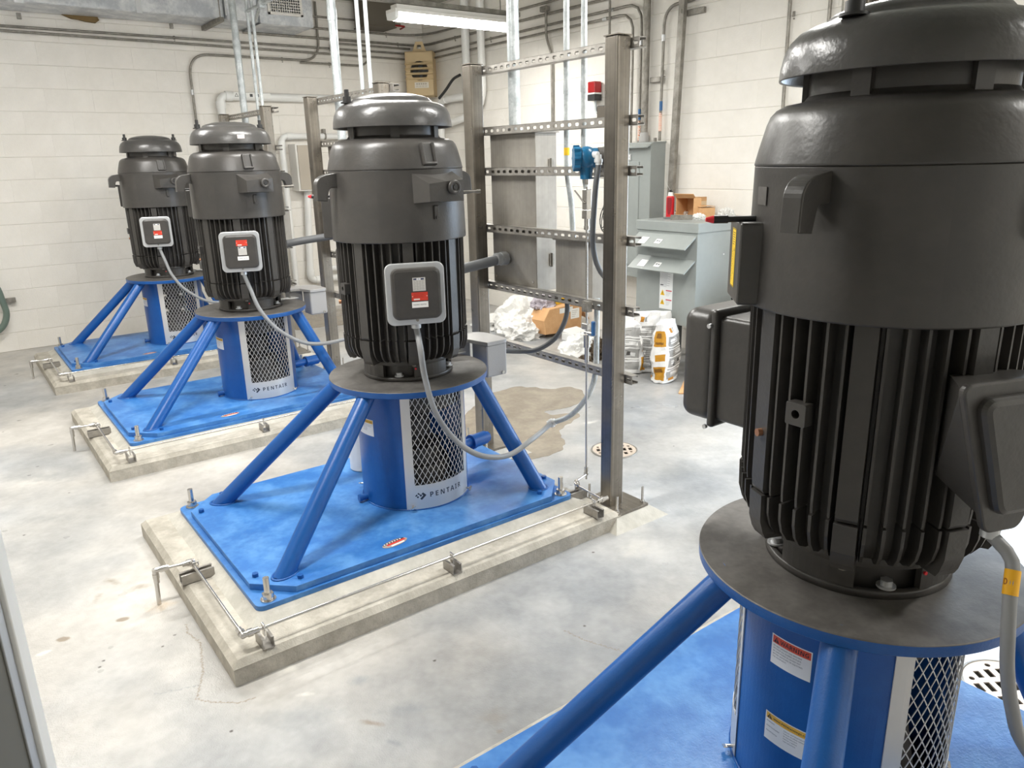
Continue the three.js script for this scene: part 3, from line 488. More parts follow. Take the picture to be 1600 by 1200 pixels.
for (const k of [4, 3, 2, 1]) {
  const [za, zb] = RACKS[k], L = za - zb + .16, o = thing('support_rack', 'steel rack of slotted rails on square posts, ' + ({ 4: 'behind the pump with the orange warning sticker', 3: 'carrying the blue transmitter', 2: 'between the puddle pump and the stickered pump', 1: 'closest to the end wall' })[k], 'rack', [RX, 0, (za + zb) / 2], 0, rackGroup);
  for (const s of [1, -1]) {
    const z = s * (za - zb) / 2, p = mesh('post', [rbox(.078, 2.08, .078, .008, 0, 1.10, z)], mat.steel, o);
    mesh('post_cap', box(.084, .004, .084, 0, 2.142, z), mat.steel, p);
    mesh('base_plate', rbox(.20, .014, .24, .002, .03, .063, z), mat.steel, p);
    mesh('grout_bed', [new ConvexGeometry([[-.13, 0, -.19], [.22, 0, -.19], [.22, 0, .17], [-.13, 0, .17], [-.08, .056, -.13], [.14, .056, -.13], [.14, .056, .12], [-.08, .056, .12]].map(a => V(a[0], a[1], a[2] + z)))], mat.grout, p);
    for (const [ax, az] of [[-.055, .095], [.115, .095], [-.055, -.095], [.115, -.095]]) mesh('anchor_stud', [cyl(.006, .09, ax, .105, z + az, 0, 0, 0, 8), cyl(.012, .01, ax, .075, z + az, 0, 0, 0, 6)], mat.tube, p);
  }
  railCache[k] = share(strutGeo(L));
  for (const h of [2.112, 1.815, 1.611, 1.315, 1.005, .69]) { const r = inst('slotted_rail', railCache[k], mat.strut, o); r.rotation.y = -Math.PI / 2; r.position.set(.0405, h, -L / 2); }
}
// enclosures on the racks (x is the depth behind the rails)
function enclosure(name, label, x0, x1, y0, y1, z0, z1, group, hinge = true) {
  const o = thing(name, label, 'electrical box', [(x0 + x1) / 2, y0, (z0 + z1) / 2], 0, group), W = x1 - x0, H = y1 - y0, D = z1 - z0;
  mesh('body', rbox(W, H, D, .004, 0, H / 2, 0), mat.stainlessBox, o);
  mesh('drip_lip', box(W + .02, .006, D + .02, 0, H + .002, 0), mat.strut, o);
  if (hinge) for (const f of [.2, .8]) mesh('hinge', [cyl(.006, .07, -W / 2 + .1, H * f, D / 2 + .006, 0, 0, 0, 8), box(.03, .06, .004, -W / 2 + .1, H * f, D / 2 + .002)], mat.galvDull, o);
  for (const f of [[.08, .06], [.92, .06]]) mesh('cover_screw', cyl(.006, .004, -W / 2 - .001, H * f[1], -D / 2 + D * f[0], 0, 0, Math.PI / 2, 8), mat.tube, o);
  return o;
}
const EX = (() => { const x = 2.455, z1 = onX(837, 300, x).z; return [x, onZ(870, 300, z1).x, onX(768, 300, x).z, z1, onX(868, 420, x).z, onX(925, 420, x).z]; })();
const encG = 'stainless enclosures on the pipe racks';
for (const k of [3, 2, 1]) {
  const d = (RACKS[k][0] + RACKS[k][1]) / 2 - (RACKS[3][0] + RACKS[3][1]) / 2, near = { 3: 'the rack with the blue transmitter', 2: 'the middle rack', 1: 'the rack closest to the end wall' }[k];
  enclosure('enclosure', 'tall stainless enclosure with hinged side bolted behind ' + near, EX[0], EX[1], 1.005, 1.795, EX[2] + d, EX[3] + d, encG);
  enclosure('pull_box', 'short stainless pull box low behind ' + near, EX[0], EX[0] + .13, 1.0, 1.285, EX[4] + d, EX[5] + d, 'stainless pull boxes on the pipe racks', false);
  // conduits from the ceiling
  const g = 'galvanised conduits rising from the racks';
  const c1 = thing('rigid_conduit', 'thick galvanised conduit rising from the tall enclosure of ' + near, 'conduit', [0, 0, 0], 0, g);
  const zc = -3.28 + d, xc = 2.50;
  mesh('conduit', pipe([V(xc, 1.80, zc), V(xc, HC, zc)], .0305, .1, 20), mat.galv, c1);
  mesh('coupling', [cyl(.0345, .08, xc, 2.62 + (3 - k) * .05, zc, 0, 0, 0, 20)], mat.galv, c1);
  mesh('locknut', [cyl(.042, .02, xc, 1.815, zc, 0, 0, 0, 8)], mat.alu, c1);
  const z1 = -2.845 + d, z2 = -2.725 + d, x1 = 2.475;
  for (const [zz, e, w] of [[z1, .0, 'farther'], [z2, 1, 'nearer']]) {
    const c = thing('thin_conduit', `thin galvanised conduit ${w === 'nearer' ? 'away from' : 'next to'} the thick one on ${near}`, 'conduit', [0, 0, 0], 0, g);
    mesh('conduit', pipe([V(x1, HC, zz), V(x1, 1.60, zz), V(x1 + .02, 1.47, zz + .01 + e * .005), V(x1 + .03, 1.29, zz + .012 + e * .005)], .0135, .06, 14), mat.galv, c);
    mesh('coupling', cyl(.0155, .05, x1, 1.98, zz, 0, 0, 0, 14), mat.galv, c);
    if (k === 3) mesh('yellow_tag', cyl(.0140, .035, x1 , 1.70, zz, 0, 0, 0, 14), mat.yellow, c);
  }
}
// motor lead: thick dark flexible conduit from each conduit box to the tall enclosure
for (const k of [3, 2, 1]) {
  const d = (RACKS[k][0] + RACKS[k][1]) / 2 - (RACKS[3][0] + RACKS[3][1]) / 2, [px, pz] = PUMPS[k];
  const c = thing('motor_conduit', 'thick dark flexible conduit from motor to ' + { 3: 'the rack with the blue transmitter', 2: 'the middle rack', 1: 'the rack closest to the end wall' }[k], 'conduit', [0, 0, 0], 0, 'motor lead conduits');
  mesh('conduit', flex([V(px + .05, 1.10, pz - .33), V(px + .3, 1.105, pz - .33), V(px + .55, 1.13, pz - .335 + d * .0), V(2.42, 1.16, -3.31 + d)], .027, 16), mat.flexDark, c);
  mesh('connector', [cyl(.037, .04, 2.425, 1.16, -3.31 + d, 0, 0, Math.PI / 2, 8), cyl(.033, .05, 2.40, 1.16, -3.31 + d, 0, 0, Math.PI / 2, 20)], mat.alu, c);
}
// junction boxes by the tables, flexible conduits
for (const k of [3, 2, 1]) {
  const [px, pz] = PUMPS[k], o = thing('junction_box', 'grey cast aluminium junction box beside the round table of ' + { 3: 'the puddle pump', 2: 'the pump with the pinkish sticker', 1: 'the end wall pump' }[k], 'junction box', [px, 0, pz], 0, 'junction boxes at the tables');
  const s = new THREE.Shape(); s.moveTo(.30, -.20); s.lineTo(.42, -.20); s.quadraticCurveTo(.53, -.20, .535, -.10); s.lineTo(.535, .03); s.quadraticCurveTo(.53, .055, .50, .055); s.lineTo(.41, .055); s.lineTo(.385, -.06); s.quadraticCurveTo(.37, -.085, .32, -.085); s.lineTo(.30, -.10); s.closePath();
  const lid = slabOf(s, .802, .822, .003); mesh('lid', lid, mat.aluCast, o);
  mesh('body', [rbox(.125, .165, .13, .012, .468, .722, -.015), rbox(.10, .12, .09, .01, .365, .745, -.145)], mat.aluCast, o);
  mesh('screw', [cyl(.008, .012, .50, .655, .052, Math.PI / 2, 0, 0, 10)], mat.tube, o);
  mesh('bracket', [box(.16, .006, .05, .30, .752, -.12), box(.05, .006, .03, .28, .757, -.10)], mat.white, o);
}
{
  const a = V(PUMPS[3][0] + .53, .745, PUMPS[3][1] - .03);
  const q = [[815, 549, 2.3], [840, 546, 2.36], [866, 530, 2.42], [880, 508, 2.445], [886, 488, 2.455]].map(([u, v, x]) => onX(u, v, x));
  const c = thing('flexible_conduit', 'dark grey flexible conduit sweeping from the junction box up to a rack rail', 'conduit');
  mesh('conduit', flex([a, ...q, V(q[4].x, q[4].y + .06, q[4].z)], .0125, 12), mat.flexDark, c);
}
for (const k of [4, 3, 2, 1]) {
  const [px, pz] = PUMPS[k], d = dirAz(21).multiplyScalar(k === 4 ? .335 : .318), s = V(px + d.x, k === 4 ? .965 : 1.012, pz + d.z);
  const nm = { 4: 'grey flexible conduit with a yellow wrap hanging beside the round table', 3: 'light grey flexible conduit looping past the blue leg to the galvanised elbow', 2: 'light grey flexible conduit looping from the terminal box with red plate topmost', 1: 'light grey flexible conduit from the terminal box of the pump closest to the end wall' }[k];
  const c = thing('sensor_conduit', nm, 'conduit', [0, 0, 0], 0, 'sensor conduits at the pumps');
  if (k === 4) {
    const q = [[1581, 875, .02], [1578, 930, .05], [1575, 990, .07], [1574, 1050, .07], [1582, 1110, .06], [1600, 1165, .04]].map(([u, v, r]) => { const dd = rayDir(u, v), t = (Math.hypot(s.x, s.z) - r) / Math.hypot(dd.x, dd.z); return dd.multiplyScalar(t).add(camera.position); });
    const pts = [s, ...q, q[5].clone().add(V(.05, -.12, .08))], cv = new THREE.CatmullRomCurve3(pts, false, 'catmullrom', .5);
    mesh('conduit', sweep(cv, .0125, 16, .02), mat.flexGray, c);
    mesh('yellow_wrap', rod(cv.getPoint(2.0 / 7), cv.getPoint(1.3 / 7), .0133, 20), printed(256, 128, (g, w, h) => { g.fillStyle = '#eeb01e'; g.fillRect(0, 0, w, h); g.fillStyle = '#8a4a10'; g.font = 'bold 44px sans-serif'; g.fillText('COND', 60, 80); }), c, true);
    continue;
  }
  const P3q = [[657, 545, 0], [664, 590, .02], [681, 645, .06], [712, 688, .2], [752, 712, .45], [795, 711, .68], [832, 686, .86], [862, 661, 1]];
  if (k === 3) {
    const A = V(s.x, 0, s.z), B = V(2.33, 0, -2.76);
    const q = P3q.map(([u, v, t]) => { // points on the vertical sheet between the box and the elbow
      const bulge = Math.sin(t * Math.PI) * .12, C = A.clone().lerp(B, t).add(V(bulge * .3, 0, bulge)), dd = rayDir(u, v), k2 = (Math.hypot(C.x, C.z) - (t < .03 ? .07 : t < .3 ? .08 : t < .9 ? .16 : 0)) / Math.hypot(dd.x, dd.z); return dd.multiplyScalar(k2).add(camera.position); });
    mesh('conduit', flex([s, ...q], .0125, 14), mat.flexGray, c);
    const e = q[7], r = [[890, 650, 2.37], [912, 628, 2.41], [926, 602, 2.44], [931, 575, 2.455], [932, 540, 2.46], [933, 466, 2.475]].map(([u, v, x]) => onX(u, v, x));
    const d2 = thing('galvanised_elbow', 'bright galvanised conduit elbow curving down from the rack to the grey flexible conduit', 'conduit');
    mesh('conduit', flex([e, ...r], .0135, 14), mat.galv, d2); const t = r[0].clone().sub(e).normalize();
    mesh('connector', [rod(e.clone().addScaledVector(t, -.02), e.clone().addScaledVector(t, .02), .019, 8), rod(e.clone().addScaledVector(t, -.008), e.clone().addScaledVector(t, .008), .0225, 16)], mat.white, d2);
  } else {
    const B = V(2.33, .62, pz + .23); const m = [[.02, .92, .03], [.06, .78, .06], [.16, .64, .10], [.34, .53, .11], [.58, .50, .07]];
    mesh('conduit', flex([s, ...m.map(([a, h, b]) => V(s.x + a * .95, h, s.z + b)), V(s.x + .84, .53, s.z + .02), V(B.x, .6, s.z + .0)], .0125, 12), mat.flexGray, c);
  }
}
// ---------------------------------------------------------------- stainless seal-water tubing around the pads
for (const k of [3, 2, 1]) {
  const [px, pz] = PUMPS[k], dz = pz - PUMPS[3][1], dx = px - PUMPS[3][0], Y = .147;
  const o = thing('seal_water_line', 'thin stainless tube on clamps running round the pad ' + PADWORD[k], 'tubing', [dx, 0, dz], 0, 'seal water lines round the pads');
  const el = V(.446, Y, -2.99), tee = V(.578, Y, -2.965), fl = V(.578, Y, -2.336), fr = V(2.245, Y, -2.336), re = V(2.262, Y, -2.56), ve = V(2.386, Y, -2.60);
  mesh('tube', [pipe([V(.44, 0, -2.985), el], .0085, .01, 10), pipe([el, tee], .0055, .01, 8), pipe([tee, fl.clone().add(V(0, 0, -.03))], .0065, .01, 8), pipe([fl.clone().add(V(.03, 0, 0)), fr], .0055, .01, 8), pipe([fr, re.clone().add(V(0, 0, .0)), ve], .0055, .03, 8)], mat.tube, o);
  const fit = (p, q, r = .011) => [rod(p, q, r, 8), rod(p.clone().lerp(q, .35), p.clone().lerp(q, .65), r * 1.25, 6)];
  mesh('elbow_fitting', [...fit(el.clone().add(V(0, -.055, 0)), el.clone().add(V(0, .006, 0))), ...fit(el, el.clone().add(V(.05, 0, .006)))], mat.tube, o);
  mesh('tee_fitting', [...fit(tee.clone().add(V(-.035, 0, -.004)), tee.clone().add(V(.012, 0, 0))), ...fit(tee.clone().add(V(0, 0, -.01)), tee.clone().add(V(0, 0, .04)))], mat.tube, o);
  mesh('corner_fitting', [...fit(fl.clone().add(V(0, 0, -.045)), fl.clone().add(V(0, 0, .008))), ...fit(fl.clone().add(V(-.006, 0, 0)), fl.clone().add(V(.055, 0, 0)))], mat.tube, o);
  mesh('corner_fitting', [...fit(fr.clone().add(V(-.03, 0, 0)), fr.clone().add(V(.03, 0, 0))), ...fit(re.clone().add(V(.004, 0, .03)), re.clone().add(V(.03, 0, -.01)))], mat.tube, o);
  const clampAt = (x, z, alongX, len) => {
    const g = strutGeo(len, false); g.rotateX(Math.PI / 2); g.translate(-len / 2, 0, 0); g.translate(0, 0, 0); if (!alongX) g.rotateY(Math.PI / 2);
    const b = flat(g); b.computeBoundingBox(); const bb = b.boundingBox; b.translate(x - (bb.min.x + bb.max.x) / 2, .084 - bb.min.y, z - (bb.min.z + bb.max.z) / 2);
    const m = mesh('clamp_bracket', b, mat.strut, o);
    const c = new THREE.TorusGeometry(.0105, .0028, 6, 16); if (alongX) c.rotateY(0); else c.rotateY(Math.PI / 2); c.translate(x, Y, z);
    mesh('clamp', [c, box(alongX ? .02 : .005, .028, alongX ? .005 : .02, x, .132, z), cyl(.004, .024, x, Y + .012, z, alongX ? 0 : Math.PI / 2, 0, alongX ? Math.PI / 2 : 0, 6)], mat.tube, m);
  };
  clampAt(.585, -2.93, true, .125); clampAt(.648, -2.336, false, .075); clampAt(1.416, -2.336, false, .075); clampAt(2.19, -2.336, false, .095); clampAt(2.25, -2.52, true, .1);
}
// ---------------------------------------------------------------- pressure transmitter on the near rack
{
  const v0 = V(2.388, .15, -2.603), top = onX(917, 292, 2.385), val = onX(917, 310, 2.385), T = onX(916, 247, 2.34), vb = onX(917, 340, 2.385), iso = onX(917, 520, 2.385);
  const t = thing('impulse_tube', 'thin upright stainless tube with isolation valve below the blue transmitter', 'tubing');
  mesh('tube', pipe([V(2.388, .12, -2.603), V(2.388, .16, -2.603), top], .0055, .02, 10), mat.tube, t);
  mesh('lower_fitting', [cyl(.011, .045, v0.x, .165, v0.z, 0, 0, 0, 6), cyl(.013, .012, v0.x, .15, v0.z, 0, 0, 0, 6)], mat.tube, t);
  mesh('rail_clamp', [cyl(.02, .035, iso.x, 1.0, iso.z, 0, 0, 0, 10), box(.03, .05, .04, iso.x, 1.0, iso.z)], mat.galvDull, t);
  const vv = mesh('isolation_valve', [cyl(.016, .06, iso.x, iso.y - .04, iso.z, 0, 0, 0, 8), cyl(.011, .09, iso.x, iso.y - .10, iso.z, 0, 0, 0, 6), cyl(.012, .06, iso.x, iso.y, iso.z + .02, Math.PI / 2, 0, 0, 8), rbox(.02, .03, .04, .004, iso.x, iso.y + .03, iso.z - .01)], mat.tube, t);
  mesh('valve_handle', rbox(.014, .07, .02, .005, iso.x - .01, iso.y + .03, iso.z + .055), mat.blueTape, vv);
  const mv = mesh('manifold_valve', [rbox(.032, .10, .03, .003, val.x, val.y - .01, val.z), rbox(.034, .04, .032, .002, vb.x, vb.y + .015, vb.z), cyl(.012, .05, vb.x, vb.y - .03, vb.z, 0, 0, 0, 6), cyl(.014, .015, vb.x, vb.y - .045, vb.z, 0, 0, 0, 6), cyl(.010, .05, top.x, top.y + .035, top.z, 0, 0, 0, 6)], mat.tube, t);
  mesh('lever', rod(V(val.x - .02, val.y + .035, val.z - .06), V(val.x - .02, val.y - .02, val.z + .005), .004, 6), mat.galvDull, mv);
  { const g = faceLabel(.024, .026, 0, 0, 0); g.rotateY(-.7); g.translate(vb.x - .0185, vb.y + .018, vb.z + .008); }
  const o = thing('pressure_transmitter', 'blue round pressure transmitter with white conduit elbow on the rack rail', 'transmitter', [T.x, T.y, T.z], 0);
  // housing axis points towards the room, left of the camera
  const ax = V(-.62, 0, -.42).normalize(), q = new THREE.Quaternion().setFromUnitVectors(V(0, 0, 1), ax), turn = g => { g.applyQuaternion(q); return g; };
  mesh('housing', [turn(cyl(.042, .085, 0, 0, -.005, Math.PI / 2, 0, 0, 28)), new THREE.SphereGeometry(.050, 24, 16), turn(cyl(.038, .03, 0, 0, -.045, Math.PI / 2, 0, 0, 28)), cyl(.026, .05, 0, -.05, 0, 0, 0, 0, 20, .034), cyl(.022, .02, 0, -.07, 0, 0, 0, 0, 20), cyl(.027, .018, 0, -.08, 0, 0, 0, 0, 20)], mat.transmitter, o);
  mesh('front_cover', [turn(cyl(.049, .03, 0, 0, .042, Math.PI / 2, 0, 0, 28)), ...[0, 1, 2, 3, 4, 5, 6, 7].map(i => turn(rbox(.014, .012, .028, .003, Math.cos(i * Math.PI / 4) * .049, Math.sin(i * Math.PI / 4) * .049, .044)))], mat.transmitter, o);
  mesh('rear_cover', turn(cyl(.044, .03, 0, 0, -.066, Math.PI / 2, 0, 0, 28)), mat.table, o);
  const e = V(.008, .012, .066); mesh('conduit_elbow', [rod(V(0, .012, .02), e, .0145, 14), rod(e, V(.010, -.03, .070), .0145, 14), cyl(.0185, .014, .009, -.012, .068, 0, 0, 0, 8)], mat.white, o);
  mesh('mount_bracket', [box(.09, .006, .05, .05, -.085, .02), box(.006, .06, .05, .085, -.06, .02)], mat.tube, o);
  const f = thing('transmitter_conduit', 'dark grey flexible conduit hanging from the blue transmitter behind the near post', 'conduit');
  const s0 = V(T.x + .010, T.y - .022, T.z + .069), pts = [[931, 290, 2.33], [928, 330, 2.34], [926, 370, 2.36], [929, 400, 2.40], [937, 422, 2.44], [946, 434, 2.47]].map(([u, v, x]) => onX(u, v, x));
  mesh('conduit', flex([s0, ...pts], .0125, 14), mat.flexDark, f);
}
// ---------------------------------------------------------------- duct along the end wall
{
  const d = thing('air_duct', 'foil-wrapped silver air duct running high along the end wall', 'duct', [0, 0, 0]);
  mesh('duct_section', rbox(2.68 - XL, .39, .48, .02, (2.68 + XL) / 2, 3.255, -8.40), mat.foil, d);
  mesh('duct_section', rbox(.32, .40, .53, .02, 2.84, 3.25, -8.375), mat.foil, d);
  const pf = poly([[3.0, 3.04], [3.56, 3.04], [3.56, HC], [3.0, HC]]), ph = new THREE.Path(); ph.moveTo(3.11, 3.15); ph.lineTo(3.11, 3.39); ph.lineTo(3.43, 3.39); ph.lineTo(3.43, 3.15); ph.closePath(); pf.holes.push(ph);
  mesh('plenum', [ext(pf, .006).translate(0, 0, -8.098), box(.56, .006, .55, 3.28, 3.043, -8.365), box(.006, HC - 3.04, .55, 3.003, (HC + 3.04) / 2, -8.365), box(.006, HC - 3.04, .55, 3.557, (HC + 3.04) / 2, -8.365), box(.56, HC - 3.04, .006, 3.28, (HC + 3.04) / 2, -8.637)], mat.foil, d);
  mesh('foil_tape', [box(.07, .40, .005, .95, 3.25, -8.158), box(.05, .40, .005, 1.9, 3.25, -8.158), box(.012, .36, .004, 2.68, 3.27, -8.12)], mat.alu, d);
  const g = mesh('grille', [box(.36, .02, .02, 3.27, 3.40, -8.085), box(.36, .02, .02, 3.27, 3.14, -8.085), box(.02, .28, .02, 3.10, 3.27, -8.085), box(.02, .28, .02, 3.44, 3.27, -8.085)], mat.whitePaint, d);
  const bars = []; for (let i = 0; i < 14; i++) bars.push(box(.006, .25, .006, 3.12 + i * .0235, 3.27, -8.080)); for (let i = 0; i < 10; i++) bars.push(box(.33, .006, .006, 3.27, 3.155 + i * .0255, -8.079));
  mesh('grille_bars', bars, mat.whitePaint, g);
  mesh('trapeze', rbox(.041, .041, .62, .003, 2.60, 3.035, -8.33), mat.galvDull, d);
  for (const z of [-8.06, -8.60]) mesh('hanger_rod', rod(V(2.60, 3.02, z), V(2.60, HC, z), .005, 8), mat.galvDull, d);
  mesh('pipe_clip', [box(.035, .05, .03, .98, 3.015, -8.6), box(.03, .045, .03, 2.28, 3.03, -8.6)], mat.galvDull, d);
  const torn = new THREE.Shape(); [[1.33, 3.06], [1.62, 3.06], [1.63, 3.035], [1.60, 3.012], [1.52, 3.018], [1.46, 3.03], [1.40, 3.035]].forEach((p, i) => i ? torn.lineTo(...p) : torn.moveTo(...p));
  mesh('bare_insulation', ext(torn, .03, .004).translate(0, 0, -8.64), M(.18, .12, .05, .95), d);
}
// ---------------------------------------------------------------- conduits and pipes on the walls
function run(name, label, pts, r, bend, m, group, cat = 'conduit', extra = []) {
  const o = thing(name, label, cat, [0, 0, 0], 0, group); mesh('pipe', pipe(pts, r, bend, 12), m, o);
  extra.forEach(([n, g, mm]) => mesh(n, g, mm || m, o)); return o;
}
const BZ = ZB + .035, WX = XR - .035, wg = 'thin conduits strapped along the block walls';
const tagPrint = M(1, 1, 1, .5, 0, { map: texOf(64, (i, x, y) => ((x * 7 + y * 3) % 64 < 30 && (y >> 2) % 3 !== 1) ? [232, 108, 40] : [238, 232, 222], true, 14) });
const strap = (x, y, z, ry = 0) => { const g = mergeGeometries([box(.018, .036, .006), cyl(.006, .01, 0, -.03, .005, Math.PI / 2, 0, 0, 6)].map(flat)); g.rotateY(ry); g.translate(x, y, z); return g; };
run('surface_conduit', 'upper of two thin conduits along the end wall, bending down into the grey panel', [V(XL + .02, 2.93, BZ), V(WX, 2.93, BZ), V(WX, 2.93, -4.98), V(WX, 1.78, -4.98)], .0115, .16, mat.galvDull, wg, 'conduit', [['strap', [strap(2.3, 2.93, BZ), strap(4.0, 2.93, BZ), strap(WX, 2.93, -7.2, 1.57)]], ['coupling', [cyl(.0145, .05, WX, 2.93, -5.35, Math.PI / 2), cyl(.0145, .05, WX, 2.62, -4.98)], mat.alu], ['blue_tape', cyl(.0128, .09, WX, 2.03, -4.98), mat.blueTape], ['orange_tag', cyl(.0126, .16, WX, 1.89, -4.98), tagPrint]]);
run('surface_conduit', 'lower of two thin conduits along the end wall, bending down beside its neighbour', [V(XL + .02, 2.905, BZ + .01), V(WX - .01, 2.865, BZ + .01), V(WX - .01, 2.865, -5.07), V(WX - .01, 1.78, -5.07)], .0115, .16, mat.galvDull, wg, 'conduit', [['coupling', [cyl(.0145, .05, WX - .01, 2.865, -5.42, Math.PI / 2), cyl(.0145, .05, WX - .01, 2.6, -5.07)], mat.alu]]);
run('surface_conduit', 'conduit just below the ceiling turning the wall corner above the tan heater', [V(3.0, 3.03, BZ), V(WX, 3.03, BZ), V(WX, 3.03, ZF)], .0125, .25, mat.galvDull, wg, 'conduit', [['strap', [strap(4.85, 3.03, BZ), strap(WX, 3.03, -7.9, 1.57)]]]);
run('surface_conduit', 'highest conduit turning the wall corner in a wide bend above the tan heater', [V(3.1, 3.13, BZ), V(WX - .02, 3.13, BZ), V(WX - .02, 3.13, ZF)], .0125, .5, mat.galvDull, wg, 'conduit', [['strap', [strap(4.7, 3.13, BZ)]]]);
run('surface_conduit', 'conduit on the end wall passing behind the dark ceiling box', [V(3.0, 3.25, BZ), V(4.9, 3.25, BZ)], .0115, .1, mat.galvDull, wg);
run('surface_conduit', 'conduit arching over and dropping behind the stickered pump on the end wall', [V(2.40, .9, BZ), V(2.41, 2.79, BZ), V(3.84, 2.79, BZ), V(3.84, 3.40, BZ)], .0125, .22, mat.galvDull, wg, 'conduit', [['coupling', cyl(.015, .05, 2.405, 2.42, BZ), mat.alu], ['strap', [strap(3.4, 2.79, BZ)]]]);
run('surface_conduit', 'conduit rising in a round bend into the dark ceiling box', [V(3.6, 2.765, BZ + .012), V(4.46, 2.765, BZ + .012), V(4.46, 3.16, BZ + .012)], .0115, .18, mat.galvDull, wg, 'conduit', [['strap', [strap(3.95, 2.765, BZ)]]]);
run('surface_conduit', 'short conduit with hooked end beneath the corner bends on the end wall', [V(3.97, 2.90, BZ + .02), V(3.97, 2.985, BZ + .02), V(5.0, 2.985, BZ + .02)], .0115, .08, mat.galvDull, wg);
run('surface_conduit', 'conduit dropping with an offset from a small fitting to the rack enclosure', [V(WX - .02, 3.06, -6.24), V(WX - .02, 2.82, -6.24), V(WX, 2.66, -6.18), V(WX, .9, -6.18)], .0125, .07, mat.galvDull, wg, 'conduit', [['pull_elbow', rbox(.05, .05, .10, .01, WX - .02, 3.075, -6.26), mat.galvDull], ['strap', [strap(WX, 2.45, -6.18, 1.57)]]]);
run('riser_conduit', 'thick conduit standing on the grey wall panel', [V(WX - .02, 1.80, -4.90), V(WX - .02, HC, -4.90)], .032, .1, mat.galvDull, 'conduits on the grey panel', 'conduit', [['hub', [cyl(.046, .05, WX - .02, 1.82, -4.90, 0, 0, 0, 8), cyl(.038, .03, WX - .02, 1.86, -4.90)], mat.aluCast]]);
run('riser_conduit', 'thin conduit with blue tape and orange lettering between the panel conduit and the strut', [V(WX, 1.80, -4.735), V(WX, 2.86, -4.72), V(WX, 2.86, -4.3), V(WX, HC, -4.3)], .0125, .16, mat.galvDull, 'conduits on the grey panel', 'conduit', [['coupling', cyl(.0155, .05, WX, 2.62, -4.725), mat.alu], ['strap', [strap(WX + .005, 2.35, -4.71, 1.57)]], ['blue_tape', cyl(.0138, .075, WX, 2.085, -4.73), mat.blueTape], ['orange_tag', cyl(.0134, .15, WX, 1.955, -4.733), tagPrint]]);
{
  const o = thing('upright_strut', 'flat grey strut standing upright on the right wall behind the spray can', 'strut');
  const a = onX(1072, 0, WX), b = onX(1052, 300, WX);
  mesh('strut', [(() => { const A = V(WX - .03, HC, a.z + .02), B = V(WX - .03, 1.0, b.z - .01), g = box(.04, A.distanceTo(B), .056); g.rotateX(Math.atan2(A.z - B.z, A.y - B.y)); const m = A.clone().add(B).multiplyScalar(.5); g.translate(m.x, m.y, m.z); return g; })()], mat.galvDull, o);
  mesh('bracket', [rbox(.03, .045, .26, .003, WX + .015, 2.775, -4.44), box(.05, .03, .02, WX - .03, 2.785, -4.5)], mat.galvDull, o);
}
{ const o = thing('strut_bracket', 'short slotted strut bracket on the right wall between two panel conduits', 'bracket'); mesh('strut', rbox(.04, .041, .12, .003, XR - .025, 2.30, -4.80), mat.galvDull, o); }
{ const o = thing('strut_bracket', 'short slotted strut bracket on the right wall above the near rack post', 'bracket'); mesh('strut', rbox(.04, .045, .13, .003, XR - .03, 2.60, -5.30), mat.galvDull, o); mesh('conduit', pipe([V(WX - .03, 2.2, -5.34), V(WX - .03, HC, -5.34)], .0105, .1), mat.galvDull, o); }
run('drop_conduit', 'thin conduit dropping down the right wall beside the near motor cap', [V(WX, HC, -3.54), V(WX, 1.93, -3.53)], .0125, .1, mat.galvDull, wg, 'conduit', [['strap', [strap(WX + .005, 2.62, -3.50, 1.57), strap(WX + .005, 1.95, -3.50, 1.57)]]]);
run('drop_conduit', 'left of two thin conduits behind the near motor cap', [V(WX, HC, -3.22), V(WX, 1.2, -3.22)], .0125, .1, mat.galvDull, wg);
run('drop_conduit', 'right of two thin conduits behind the near motor cap', [V(WX, HC, -3.12), V(WX, 1.2, -3.12)], .0115, .1, mat.galvDull, wg);
run('branch_conduit', 'grey conduit from a round fitting beside the air grille back to the end wall', [V(2.475, 2.93, -6.62), V(3.1, 3.06, ZB + .04)], .0135, .05, mat.galv, wg, 'conduit', [['round_fitting', [cyl(.03, .045, 2.475, 2.93, -6.60, Math.PI / 2), rbox(.06, .06, .05, .01, 2.475, 2.93, -6.60)], mat.galv]]);
run('branch_conduit', 'grey conduit running overhead from the round fitting towards the middle rack', [V(2.475, 2.93, -6.98), V(2.475, 2.93, -5.2)], .0135, .05, mat.galv, wg);
// white plastic pipes
const pg = 'white plastic pipes on the block walls', PB = ZB + .07, PR = XR - .08;
const sock = (x, y, z, r, rx = 0, rz = 0) => cyl(r * 1.16, .07, x, y, z, rx, 0, rz, 20);
const pvcPrint = printed(512, 64, (g, w, h) => { g.fillStyle = '#e6e6e2'; g.fillRect(0, 0, w, h); g.fillStyle = '#3a3a3c'; g.font = 'bold 40px sans-serif'; g.strokeStyle = '#3a3a3c'; g.lineWidth = 5; g.beginPath(); g.moveTo(40, 12); g.lineTo(62, 52); g.lineTo(18, 52); g.closePath(); g.stroke(); g.fillRect(150, 28, 18, 8); g.fillRect(220, 14, 40, 38); g.fillRect(330, 14, 16, 38); });
{ const o = run('plastic_pipe', 'thick white pipe along the end wall with its elbow above the stickered pump', [V(2.67, .1, PB), V(2.67, 2.39, PB), V(4.95, 2.39, PB), V(4.95, .1, PB)], .043, .07, mat.pvc, pg, 'pipe', [['elbow', [sock(2.67, 2.30, PB, .043), sock(2.76, 2.39, PB, .043, 0, Math.PI / 2)]]]);
  const g = place(new THREE.PlaneGeometry(.4, .05), 3.0, 2.40, PB + .0442); mesh('pipe_print', g, pvcPrint, o, true); }
